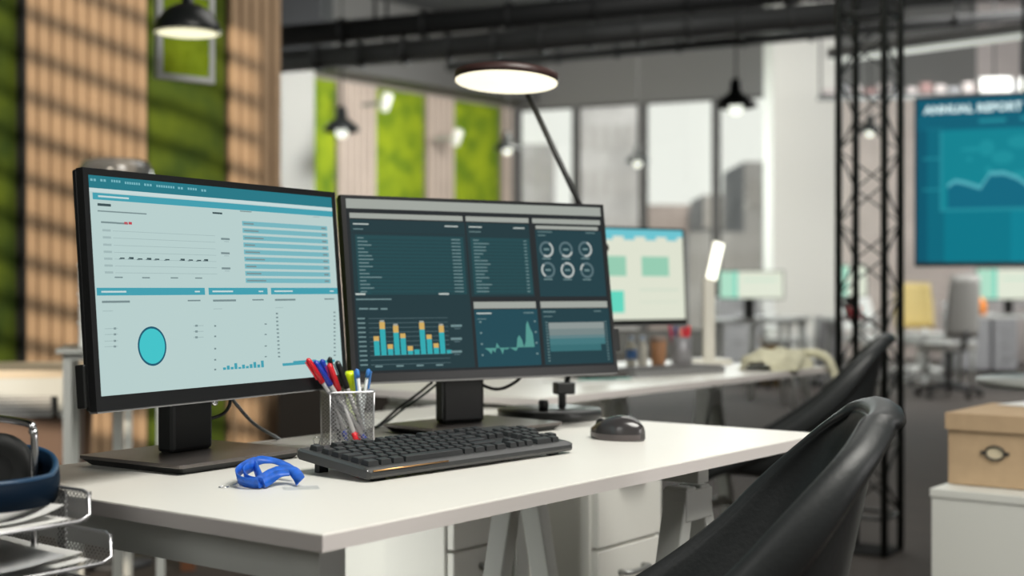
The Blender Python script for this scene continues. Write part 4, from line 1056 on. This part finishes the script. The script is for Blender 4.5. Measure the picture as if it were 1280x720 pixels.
# round grey table
rt = at(1375, 474, DZ)
t = thing('round_table', 'round grey table top at the right edge behind the cardboard box', 'table', (rt.x, rt.y, 0), 0)
RG = mat('round_table_grey', (.30, .31, .29), .4)
mb = MB(); mb.lathe([(.31, DZ - .022), (.33, DZ - .016), (.33, DZ - .002), (.001, DZ)], RG, seg=64); mb.build('table_top', t)
mb = MB(); mb.lathe([(.21, 0), (.21, .01), (.03, .03), (.028, DZ - .02), (.08, DZ - .02)], DGREY, seg=32); mb.build('pedestal', t)

# ------------------------------------------------------------------ things on the second row
M3 = {k: glow('rear_screen_' + k, c) for k, c in dict(bg=(222, 226, 208), head=(110, 196, 208), green=(150, 204, 178), teal=(100, 214, 190), pale=(206, 218, 200)).items()}
def draw_m3(mb, S):
    def rc(u0, v0, u1, v1, m, l=1): mb.face([S(u0, v1, l), S(u1, v1, l), S(u1, v0, l), S(u0, v0, l)], M3[m])
    rc(0, 0, 1, 1, 'bg', 0); rc(0, 0, 1, .08, 'head', 1)
    for k in range(7): rc(.05 + k * .14, .08, .12 + k * .14, .12, 'head', 1)
    for i in range(3): rc(.16 + i * .28, .30, .34 + i * .28, .52, 'green' if i else 'teal', 1)
    rc(.12, .68, .26, .92, 'green', 1); rc(.46, .68, .60, .92, 'teal', 1); rc(.70, .66, .96, .68, 'pale', 1); rc(.70, .8, .96, .81, 'pale', 1)
pr_, pl_ = atD(855, 348, 4.05), atD(655, 344, 3.72)
ydir = Vector((pr_.x - pl_.x, pr_.y - pl_.y, 0)); my = math.atan2(ydir.y, ydir.x)
m3c = (pr_ + pl_) / 2; m3c.z = CAMZ + (360 - 345) / F * 3.9
monitor('pale monitor with green squares on the second row desk', (m3c.x - .02, m3c.y + .08), my, (m3c.x - .03, m3c.y + .11), m3c, my, R(3), ydir.length + .01, .285, draw_m3, bz=(.006, .006, .006, .016))
def M3s(label, px0, px1, py0, py1, D, yaw, kind):
    w = (px1 - px0) / F * D / math.cos(yaw); h = (py1 - py0) / F * D; c = atD((px0 + px1) / 2, (py0 + py1) / 2, D)
    g = {0: (226, 232, 214), 1: (176, 224, 200), 2: (120, 214, 190)}
    def dr(mb, S):
        def rc(u0, v0, u1, v1, m, l=1): mb.face([S(u0, v1, l), S(u1, v1, l), S(u1, v0, l), S(u0, v0, l)], glow('far_screen_%d' % m, g[m]))
        rc(0, 0, 1, 1, 0, 0); rc(0, 0, .22, 1, 1, 1); rc(.22, 0, .28, 1, 2, 1); rc(.35, .3, .9, .34, 1, 1)
    return monitor(label, (c.x, c.y + .10), yaw, (c.x, c.y + .12), c, yaw, 0, w, h, dr, bz=(.008,) * 4)

# bar lamp
lb = at(886, 448, DZ); lb = Vector((lb.x, 4.62, DZ)); lb.x = (886 - CX) / F * 4.62
t = thing('bar_lamp', 'white desk lamp with glowing oblong head on the second row desk', 'desk lamp', lb, R(10))
WP = mat('lamp_white_plastic', (.80, .78, .70), .4)
mb = MB(); mb.rbox((0, 0, .008), (.15, .10, .016), WP, r=.03); mb.build('base', t)
mb = MB(); mb.rbox((0, 0, .016 + .135), (.042, .022, .27), WP, r=.008); mb.build('post', t)
rot = ry(R(16)) @ rx(R(-8))
mb = MB(); mb.box((.020, .0, .285 + .062), (.044, .014, .140), WP, rot=rot); mb.build('lamp_head', t, bevel=.006)
mb = MB(); mb.box(Vector((.020, 0, .285 + .062)) + rot @ Vector((0, -.0085, 0)), (.036, .003, .130), mat('bar_glow', (1, 1, .9), .4, emit=1.6, ecol=(1, 1, .86, 1)), rot=rot); mb.build('diffuser', t)
# cloth on the desk, draped over the edge
CLOTH = mat('knit_cream', (.66, .64, .47), .9, noise=.10, nscale=60, bump=.6)
def on2(d, n, z=DZ): q = S1 + dv * d - nv * n; return Vector((q.x, q.y, z))
cl0 = on2(-.16, .10)
mb = MB(); P = []
rnd = random.Random(3)
for i in range(22):
    row = []
    for j in range(15):
        a = PI * j / 14; u = i / 21
        rr = (.058 + .006 * math.sin(u * 9) + .005 * math.sin(j * 1.7 + u * 14)) * (math.sin(PI * min(max(u, .04), .96)) ** .4)
        xx = -.22 + .36 * u; row.append((xx, rr * 1.7 * math.cos(a), .001 + abs(rr * 1.15 * math.sin(a)) ** 1.0))
    P.append(row)
mb.grid(P, CLOTH); o1 = mb.build('pile'); 
t = thing('knitted_cloth', 'cream knitted cloth heaped on the second row desk, one end hanging', 'cloth', cl0, YAW + R(8))
o1.parent = t
mb = MB()
for k in range(3):
    x = .10 + k * .012
    pts = spline([(x - .05, -.02, .04), (x, -.075, .045), (x, -.120, .028), (x + .005, -.142, -.02), (x + .012, -.150 - k * .004, -.07), (x + .010 + k * .01, -.155, -.13 - .02 * k)], 5)
    mb.tube(pts, [.014 - .006 * q / len(pts) for q in range(len(pts))], CLOTH, seg=8)
mb.build('hanging_end', t)
# paper cup
q = atD(823, 449, 4.36); q.z = DZ
t = thing('paper_cup', 'brown paper coffee cup beside the pen holder on the rear desk', 'cup', q, 0)
BR = mat('cup_brown', (.40, .20, .10), .6)
mb = MB(); mb.lathe([(.021, 0), (.0275, .088)], BR, seg=28); mb.build('cup_body', t)
mb = MB(); mb.lathe([(.0285, .085), (.029, .090), (.026, .095), (.024, .102), (.001, .102)], mat('lid_brown_grey', (.30, .22, .18), .5), seg=28); mb.build('cup_lid', t)
# far pen holder with pens
q = atD(852, 450, 4.48); q.z = DZ
t = thing('pen_holder', 'grey mesh pen holder on the second row desk left of bar lamp', 'pen holder', q, R(15))
mb = MB(); mb.lathe([(.034, .001), (.034, .095)], mat('holder_grey', (.30, .30, .32), .5, metal=.4), seg=28); mb.build('holder_wall', t)
mb = MB(); mb.lathe([(.0335, 0), (.0335, .003), (.001, .003)], SILVER, seg=28); mb.build('bottom_plate', t)
for (dx, dy, c, cn, hh, wd, lb_) in ((-.040, .0, (.45, .03, .10), 'crimson', .135, .006, 'crimson pen at the left side of the grey pen holder'), (-.018, .01, (.06, .03, .22), 'purple', .130, .005, 'purple pen in the grey pen holder'), (.022, -.005, (.80, .02, .04), 'bright_red', .132, .008, 'thick bright red marker in the grey pen holder'), (.005, .012, (.75, .02, .04), 'bright_red', .125, .007, 'second bright red marker standing in the grey pen holder'), (-.008, -.01, (.60, .35, .28), 'salmon', .12, .006, 'salmon coloured pencil in the grey pen holder')):
    base = Vector((dx * .4, dy * .4, .006)); top = Vector((dx, dy, hh)); d = top - base
    o = MB(); o.lathe([(.001, 0), (wd * .6, .01), (wd, .02), (wd, d.length - .004), (wd * .7, d.length), (.0005, d.length)], mat('far_pen_' + cn, c, .4), rot=aim(d), seg=12)
    o = o.build('pen'); o.location = q + base; tag(o, lb_, 'pen', 'pens in the rear pen holder')
# small white bottles
for px, lb_, bl in ((789, 'white bottle with blue label beside the rear monitor', True), (803, 'plain white bottle left of the brown paper cup', False)):
    q = atD(px, 449, 4.34); q.z = DZ; t = thing('plastic_bottle', lb_, 'bottle', q, 0)
    mb = MB(); mb.lathe([(.014, 0), (.0155, .004), (.0155, .070), (.008, .082), (.008, .088)], WP, seg=20); mb.build('bottle_body', t)
    mb = MB(); mb.lathe([(.009, .088), (.009, .104), (.001, .104)], mat('cap_blue_white', (.6, .7, .85), .4), seg=16); mb.build('cap', t)
    if bl: mb = MB(); mb.lathe([(.0158, .030), (.0158, .060)], mat('label_blue', (.10, .25, .60), .5), seg=20); mb.build('label', t)
# keyboard on the rear desk
q = at(832, 467.5, DZ); t = thing('computer_keyboard', 'grey keyboard lying on the second row desk before the pale monitor', 'keyboard', q, R(42))
mb = MB(); mb.box((0, 0, .009), (.40, .13, .016), MGREY, rot=rx(R(0))); mb.build('body', t, bevel=.003)
mb = MB()
for r_ in range(5):
    for k in range(17): mb.box((-.185 + k * .0231, -.048 + r_ * .024, .0195), (.019, .019, .006), mat('rear_keys', (.13, .13, .13), .5))
tag(mb.build('keys', t), kind='stuff')
# papers on rear desk
for px, py, a, lb_ in ((735, 478, 30, 'white paper sheet on the rear desk beside the right monitor'), (772, 473, 48, 'pale paper sheet next to the grey rear keyboard')):
    o = MB(); o.box((0, 0, .0008), (.20, .14, .0015), PAPER); o = o.build('paper_sheet'); o.location = at(px, py, DZ); o.rotation_euler = (0, 0, R(a)); tag(o, lb_, 'paper')
o = MB(); o.box((0, 0, .002), (.16, .006, .003), mat('ruler_teal', (.03, .30, .24), .4)); o = o.build('ruler'); o.location = at(756, 474.5, DZ + .002); o.rotation_euler = (0, 0, R(22)); tag(o, 'thin teal ruler on the rear desk next to the right monitor', 'ruler')

# ------------------------------------------------------------------ far zone behind the truss
FG = mat('far_grey_cab', (.34, .35, .37), .5); FW_ = mat('far_white', (.72, .75, .73), .5); YEL = mat('chair_yellow', (.62, .50, .20), .6); WOODB = mat('crate_brown', (.26, .15, .03), .6); OR = mat('bag_orange', (1.0, .30, .01), .5)
def wp(px, D, z=0): return Vector(((px - CX) / F * D, D, z))
def fdesk(label, px, D, w, dep, yaw, m=FW_, H=.73):
    t = thing('far_desk', label, 'desk', wp(px, D), yaw, 'desks at the far end of the office')
    mb = MB(); mb.box((0, 0, H - .015), (w, dep, .03), m); mb.build('desktop', t)
    for sx in (-1, 1):
        for sy in (-1, 1): mb = MB(); mb.tube([(sx * (w / 2 - .06), sy * (dep / 2 - .06), H - .03), (sx * (w / 2 - .03), sy * (dep / 2 - .03), 0)], .022, m, seg=8); mb.build('leg', t)
    return t
def fchair(label, px, D, yaw, mseat, mleg, back_h=.5, white_base=True, w=.44):
    t = thing('swivel_chair', label, 'office chair', wp(px, D), yaw, 'office chairs at the far end of the office')
    mb = MB(); mb.rbox((0, 0, .46), (w, .44, .07), mseat, r=.06); mb.build('seat', t, bevel=.01)
    mb = MB(); P = [[((-.5 + i / 8) * w * (1 - .15 * (j / 8) ** 3), .20 - .05 * (1 - (2 * i / 8 - 1) ** 2) * -1 + .06 * j / 8, .54 + back_h * j / 8) for j in range(9)] for i in range(9)]
    mb.grid(P, mseat); o = mb.build('backrest', t); s = o.modifiers.new('s', 'SOLIDIFY'); s.thickness = .04
    mb = MB(); mb.tube([(0, .02, .10), (0, .02, .43)], .03, mleg, seg=12); mb.tube([(0, .02, .42), (0, .22, .44), (0, .27, .60)], .022, mleg, seg=8); mb.build('post', t)
    for k in range(5):
        a = 2 * PI * k / 5 + .3; d = Vector((math.cos(a), math.sin(a), 0)); mb = MB(); mb.tube([Vector((0, .02, .11)) + d * .02, Vector((0, .02, .075)) + d * .28], [.028, .018], mleg, seg=8); l = mb.build('leg', t)
        mb = MB(); mb.lathe([(.001, -.015), (.03, -.015), (.03, .015), (.001, .015)], BLACKM, c=Vector((0, .02, .03)) + d * .28, rot=aim(Vector((-d.y, d.x, 0))), seg=12); mb.build('caster', l)
    return t
fchair('yellow backed office chair seen just right of the truss', 1150, 15.0, R(0), YEL, FW_)
fchair('white office chair in front of the yellow one, lower right of truss', 1158, 13.4, R(160), FW_, FW_, back_h=.02, w=.42)
fchair('light grey high back office chair under the left side of the television', 1184, 12.3, R(200), mat('far_chair_grey', (.50, .50, .48), .6), DGREY, back_h=.56, w=.36)
fchair('white and blue office chair seen through the truss', 1084, 14.2, R(20), FW_, DGREY, back_h=.35, w=.46)
fchair('white office chair by the right white pillar', 985, 13.5, R(60), FW_, BLACK, back_h=.5, w=.36)
pedestal('plain grey storage cabinet behind the far desk with the orange bag', wp(1194, 15.6), .40, .45, .72, 1, rot=R(0), name='far_cabinet', group='grey cabinets at the far right', m=FG)
pedestal('grey four drawer unit behind the far desk, right of the plain grey cabinet', wp(1241, 15.6), .28, .45, .72, 4, rot=R(0), name='far_cabinet', group='grey cabinets at the far right', m=FG)
pedestal('pale grey drawer cabinet behind the bar lamp', wp(897, 14.6), .46, .5, .88, 4, rot=R(-5), name='far_cabinet', group='grey cabinets at the far right', m=mat('far_pale_cab', (.58, .60, .62), .5))
pedestal('grey low cabinet between the white pillar and the truss', wp(1026, 13.4), .22, .5, .70, 2, rot=R(-5), name='far_cabinet', group='grey cabinets at the far right', m=mat('far_mid_cab', (.28, .28, .29), .5))
q = wp(1220, 12.85, .731)
mb = MB(); mb.lathe([(.10, 0), (.115, .03), (.11, .14), (.07, .20), (.03, .225), (.001, .23)], OR, seg=20); o = mb.build('orange_bag'); o.location = q; o.scale = (.82, .82, .82); tag(o, 'bright orange round bag on the far desk below the television', 'bag')
fdesk('white desk with small things right of the pale grey cabinet', 972, 12.2, .55, .6, R(-8))
mb = MB(); mb.box((0, 0, .14), (.24, .3, .28), WOODB); 
t = thing('wooden_crate', 'brown wooden crate standing left of the far white desk', 'crate', wp(970, 14.0), R(5)); o = mb.build('crate_body', t); mb = MB(); mb.box((0, 0, .30), (.27, .33, .03), WOODB); mb.build('crate_lid', t); t.scale = (1, 1, 1.5)
fdesk('long grey desk under the television at the far end', 1300, 16.6, 2.2, .7, R(-3), m=FG, H=.80)
for a in (M3s('bright far monitor above the pale grey cabinet, left of white pillar', 899, 980, 338, 374, 11.0, R(-3), 0), M3s('bright far monitor at the right edge under the television', 1222, 1310, 335, 375, 13.0, R(-6), 1), M3s('bright small monitor seen through the left side of truss', 1049, 1084, 331, 371, 11.6, R(-4), 2)): pass
for D, px0, px1, yw, lb_ in ((11.25, 890, 990, -3, 'white far desk carrying the bright monitor left of the pillar'), (13.03, 1204, 1330, -6, 'white far desk carrying the bright monitor under the television'), (11.85, 1035, 1095, -4, 'white narrow desk carrying the monitor behind the truss')):
    w = (px1 - px0) / F * D
    fdesk(lb_, (px0 + px1) / 2, D, w, .6, R(yw), m=FW_)
    # fix the desk under its monitor
mb = MB(); mb.box((0, 0, .05), (.10, .08, .10), mat('red_case', (.65, .03, .06), .5)); o = mb.build('red_case'); o.location = wp(1068, 11.50, .731); tag(o, 'small red case on the desk behind the truss', 'case')
# light panels above the television
for px, D, w, lb_ in ((1244, 13, .28, 'rounded bright ceiling lamp above the left side of the television'), (1290, 13, .22, 'rounded bright ceiling lamp above the right part of the television')):
    p = atD(px, 106, D); t = thing('box_lamp', lb_, 'ceiling light', p, R(-8), 'box lamps above the television')
    mb = MB(); mb.rbox((0, .04, 0), (w + .03, .10, .15), LGREY, r=.03); mb.build('housing', t)
    mb = MB(); mb.box((0, -.014, 0), (w, .006, .125), mat('box_lamp_glow', (1, 1, .95), .5, emit=.62, ecol=(.93, 1, .93, 1))); mb.build('diffuser', t, bevel=.002)
    mb = MB(); mb.tube([(0, .04, .07), (0, .04, CEIL - p.z)], .01, DGREY, seg=6); mb.build('hanger', t)
# made-up shelf and cartons stand in for blurred far lights above the television
t = thing('shelf_standin', 'made-up high shelf of pale boxes standing in for blurred far lights, between truss and television', 'shelf', atD(1150, 118, 15.0), R(-6))
mb = MB(); mb.box((0, 0, -.02), (2.2, .3, .03), DGREY)
mb.build('board', t)
for x in (-1.08, 1.08): mb = MB(); mb.tube([(x, 0, -.02), (x, 0, CEIL - atD(1150, 118, 15.0).z)], .012, DGREY, seg=6); mb.build('hanger_rod', t)
for k in range(14):
    p = atD(1150, 118, 15.0); x = -1.0 + k * .15
    hh = .07 + .05 * ((k * 5) % 3) / 2
    o = MB(); o.box((0, 0, hh / 2), (.11, .2, hh), (PLASTER, FG, PLASTER, mat('box_rose', (.36, .22, .21), .6))[k % 4]); o = o.build('carton_standin')
    v = rz(R(-6)) @ Vector((x, 0, -.004)); o.location = p + v; o.rotation_euler = (0, 0, R(-6))
    tag(o, 'small pale made-up carton standing in for a blurred far light', 'carton', 'cartons on the high shelf')

# ------------------------------------------------------------------ left background
LWOOD = mat('table_birch', (.66, .56, .42), .5); BOXB = mat('brown_carton', (.20, .13, .095), .8)
tb = wp(40, 4.3)
t = thing('side_table', 'white framed table with pale top against the slat wall', 'table', wp(12, 4.35), R(12))
H = CAMZ - (461 - CY) / F * 4.2
mb = MB(); mb.box((0, 0, H - .012), (.75, .50, .024), LWOOD); mb.build('table_top', t)
mb = MB(); mb.box((0, -.245, H - .052), (.74, .02, .055), WSTEEL); mb.box((0, .245, H - .052), (.74, .02, .055), WSTEEL); mb.build('apron', t)
for x in (-.35, .19, .35):
    for y in (-.235, .235): mb = MB(); mb.box((x, y, (H - .024) / 2), (.028, .028, H - .024), WSTEEL); mb.build('leg', t)
mb = MB(); mb.box((0, 0, .38), (.70, .46, .02), LGREY); mb.build('lower_shelf', t)
# white frame rising behind (shelf rack)
t = thing('shelf_rack', 'white steel rack frame behind the lower left corner of left monitor', 'rack', wp(84, 3.7), R(14))
mb = MB(); z1_ = CAMZ - (441 - CY) / F * 3.7
for x in (0, .245):
    for y in (0, .3): mb.box((x, y, z1_ / 2), (.022, .022, z1_), WSTEEL)
mb.build('upright', t)
for zr in (z1_ - .011, .40):
    mb = MB()
    for y in (0, .3): mb.box((.1225, y, zr), (.223, .02, .02), WSTEEL)
    for x in (0, .245): mb.box((x, .15, zr), (.018, .284, .018), WSTEEL)
    mb.build('cross_rail', t)
# magazine stack and brown carton on lower shelf
bz_ = .39
t0 = wp(18, 4.3, 0)
o = thing('brown_carton', 'large brown carton on the lower shelf of the side table', 'carton', wp(28, 4.28, .391), R(12))
zt_ = CAMZ - (522 - CY) / F * 4.15
mb = MB(); mb.box((0, 0, (zt_ - .391) / 2), (.34, .36, zt_ - .391), BOXB); mb.build('carton_body', o)
mb = MB(); mb.box((0, 0, zt_ - .391 + .001), (.05, .36, .002), mat('carton_tape', (.30, .21, .15), .4)); mb.build('tape', o)
nb = 6; topz = CAMZ - (494 - CY) / F * 4.15; th = (topz - zt_ - .003) / nb
for k in range(nb):
    o = thing('magazine', 'one pale magazine of the stack on the brown carton', 'magazine', wp(15, 4.20, zt_ + .003 + k * th), R(12), 'magazines stacked on the brown carton')
    mb = MB(); mb.box((0, 0, th * .5), (.25, .19, th * .62), PAPER); mb.build('pages', o)
    mb = MB(); cm = (LGREY, MGREY)[k % 2]; mb.box((0, 0, th * .88), (.256, .196, th * .14), cm); mb.box((0, 0, th * .10), (.256, .196, th * .14), cm); mb.box((-.127, 0, th * .49), (.003, .196, th * .9), cm); mb.build('cover', o)
o = thing('dark_box', 'small dark box beside the magazine stack on the carton', 'box', wp(63, 4.28, zt_ + .003), R(12)); mb = MB(); mb.box((0, 0, .03), (.055, .14, .058), BLACK); mb.build('body', o); mb = MB(); mb.box((0, 0, .062), (.058, .144, .006), DGREY); mb.build('lid', o)
# leaning boards behind
for px, w, c, lb_, ln in ((102, .05, (.20, .11, .06), 'dark brown board leaning against the slat wall', 4), (232, .045, (.24, .10, .05), 'reddish brown board leaning by the left monitor neck', -2)):
    o = MB(); o.box((0, 0, .36), (w, .03, .72), mat('board_%d' % px, c, .6), rot=ry(R(ln))); o = o.build('leaning_board'); o.location = wp(px - 1, 4.75, 0); tag(o, lb_, 'board')
# three white storage boxes on the rack
mb = MB(); mb.box((.1225, .15, z1_ + .005), (.30, .36, .010), WSTEEL); mb.build('top_board', t)
wsh = mat('white_shell', (.80, .82, .79), .45)
bh = (CAMZ - (328 - CY) / F * 3.7 - z1_ - .010) / 3
for k, lb_ in enumerate(('lowest of three white boxes stacked behind the left monitor edge', 'middle of three white boxes stacked behind the left monitor edge', 'topmost of three white boxes stacked behind the left monitor edge')):
    o = thing('white_box', lb_, 'box', wp(98, 3.72, z1_ + .011 + k * bh), R(14), 'white boxes stacked on the rack')
    mb = MB(); mb.box((.10, .11, bh * .42), (.20, .22, bh * .82), wsh); mb.build('body', o, bevel=.004)
    mb = MB(); mb.box((.10, .11, bh * .90), (.206, .226, bh * .14), wsh); mb.build('lid', o, bevel=.003)
# dark low cabinet between the monitors
o = thing('dark_cabinet', 'dark brown low cabinet seen between the monitor stand and the pen cup', 'cabinet', wp(347, 6.55), 0)
DBR = mat('dark_brown_board', (.035, .028, .022), .6)
hh = CAMZ - (470 - CY) / F * 6.55
mb = MB(); mb.box((.35, .2, hh / 2), (.70, .40, hh), DBR); mb.build('body', o, bevel=.003)
for k in range(2): mb = MB(); mb.box((.175 + .35 * k, -.008, hh / 2), (.34, .014, hh - .03), DBR); dr = mb.build('door', o); mb = MB(); mb.tube([(.32 + .06 * k, -.02, hh * .6), (.32 + .06 * k, -.035, hh * .6), (.32 + .06 * k, -.035, hh * .75), (.32 + .06 * k, -.02, hh * .75)], .005, HAND, seg=6); mb.build('handle', dr)
# smoked glass dome lamp above the left monitor
gd = atD(145, 216, 4.86)
t = thing('glass_dome_lamp', 'grey smoked glass dome floor lamp peeking over the left monitor', 'floor lamp', (gd.x, gd.y, 0), 0)
GL = mat('smoked_glass', (.22, .22, .22), .12, trans=.45, coat=.5)
rr = 45 / F * 4.86
mb = MB(); mb.lathe([(rr * .96, gd.z - .05), (rr, gd.z - .01), (rr * .99, gd.z + .015), (rr * .90, gd.z + .038), (rr * .72, gd.z + .047), (.01, gd.z + .050)], GL, seg=40); mb.build('glass_dome', t)
mb = MB(); mb.tube([(0, 0, .02), (0, 0, gd.z + .045)], .010, DGREY, seg=12); mb.build('pole', t)
mb = MB(); mb.lathe([(.13, 0), (.13, .015), (.02, .025)], DGREY, seg=32); mb.build('base', t)
mb = MB(); mb.lathe([(.001, -.03), (.02, -.02), (.027, 0), (.02, .02), (.001, .03)], mat('dome_bulb', (.7, .7, .65), .3, emit=.5, ecol=(1, .8, .55, 1)), c=(.028, -.01, gd.z + .01), seg=16); mb.build('bulb', t)

# ------------------------------------------------------------------ outside
def building(label, px0, px1, ytop, D, c, rows_, cols, name='office_building'):
    x0, x1 = (px0 - CX) / F * D, (px1 - CX) / F * D; zt2 = CAMZ - (ytop - CY) / F * D
    t = thing(name, label, 'building', ((x0 + x1) / 2, D, -12), 0, 'buildings outside the windows')
    w = x1 - x0; h = zt2 + 12; m = mat('facade_' + label[:12].replace(' ', '_') + str(px0), c, .9, noise=.22, nscale=.35)
    mb = MB(); mb.box((0, 4, h / 2), (w, 8, h), m); mb.build('facade', t)
    mw = mat('facade_window_%d' % px0, tuple(q * .80 for q in c), .6)
    mb = MB()
    for r_ in range(rows_):
        for k in range(cols): mb.box((-w / 2 + w * (k + .5) / cols, -.05, h - 1.5 - r_ * 3.0), (w / cols * .5, .1, 1.6), mw)
    tag(mb.build('windows', t), kind='stuff')
    mb = MB(); mb.box((0, 4, h + .2), (w * .98, 7.8, .4), m); mb.build('roof', t)
    return t
building('pale grey tower filling the second window', 722, 806, 30, 90, (.36, .38, .42), 16, 6)
building('grey tower with square top at right of the fourth window', 930, 1010, 210, 80, (.19, .20, .215), 12, 3)
building('low pinkish block behind the third window', 806, 905, 262, 110, (.31, .285, .295), 8, 8)
building('low pale block behind the fourth window', 880, 935, 250, 100, (.28, .285, .30), 8, 5)
building('pale grey block in the lower half of the first window', 640, 694, 187, 95, (.31, .33, .37), 12, 4)
building('distant grey block under the sky of the third window', 860, 980, 300, 70, (.22, .23, .245), 6, 8)
mb = MB(); mb.box((30, 150, -12.1), (500, 260, .2), mat('outside_ground', (.25, .25, .25), .9)); struct(mb, 'ground_outside')

# ------------------------------------------------------------------ light
w = bpy.data.worlds.new('world'); bpy.context.scene.world = w; w.use_nodes = True
bg = w.node_tree.nodes['Background']; bg.inputs[0].default_value = (.94, .95, .89, 1); bg.inputs[1].default_value = 1.05
def area(name, loc, target, sx, sy, power, col=(1, 1, 1), spread=PI):
    l = bpy.data.lights.new(name, 'AREA'); l.shape = 'RECTANGLE'; l.size = sx; l.size_y = sy; l.energy = power; l.color = col; l.spread = spread
    o = bpy.data.objects.new(name, l); C.objects.link(o); o.location = loc
    o.rotation_euler = (Vector(target) - Vector(loc)).to_track_quat('-Z', 'Y').to_euler(); return o
area('ceiling_softbox_front', (1.25, .9, 3.5), (.2, 2.0, .7), 1.8, 1.8, 148, (1, .97, .90))
area('ceiling_softbox_mid', (1.2, 6.0, 3.9), (1.2, 5.5, 0), 3, 2.5, 60, (1, .98, .93))
area('ceiling_softbox_far', (5.5, 12.5, 4.0), (4.0, 15.0, 1), 4, 4, 330, (1, .98, .94))
area('far_left_wall_washer', (.9, 14.5, 3.3), (-1.6, 18.6, 2.6), 1.2, 1.2, 190, (1, .97, .88))
area('pillar_fill', (-1.0, 10.9, 3.0), (-2.3, 13.3, 1.8), .5, .5, 55, (1, 1, .96))  # unseen lamp added to brighten the left pillar
area('window_daylight', (3.2, 18.4, 2.2), (1.0, 3.0, .8), 5.5, 2.8, 230, (.93, 1, .97))
area('low_fill_left', (-1.45, 2.3, .50), (.0, 3.0, .25), .8, .4, 2.2, (1, 1, .94), R(55))
area('front_left_fill', (-1.9, -.6, 2.3), (-.4, 1.8, .6), 1.2, 1.2, 11, (1, .99, .95))
area('low_fill_right', (2.3, 1.1, 1.1), (.2, 2.6, .4), .7, .5, 8, (1, .96, .94))
sun = bpy.data.lights.new('sun', 'SUN'); sun.energy = 3.3; sun.angle = R(.4); sun.color = (1, .86, .68)
so = bpy.data.objects.new('sun', sun); C.objects.link(so)
so.rotation_euler = Vector((.015, 1, -.255)).to_track_quat('-Z', 'Y').to_euler()
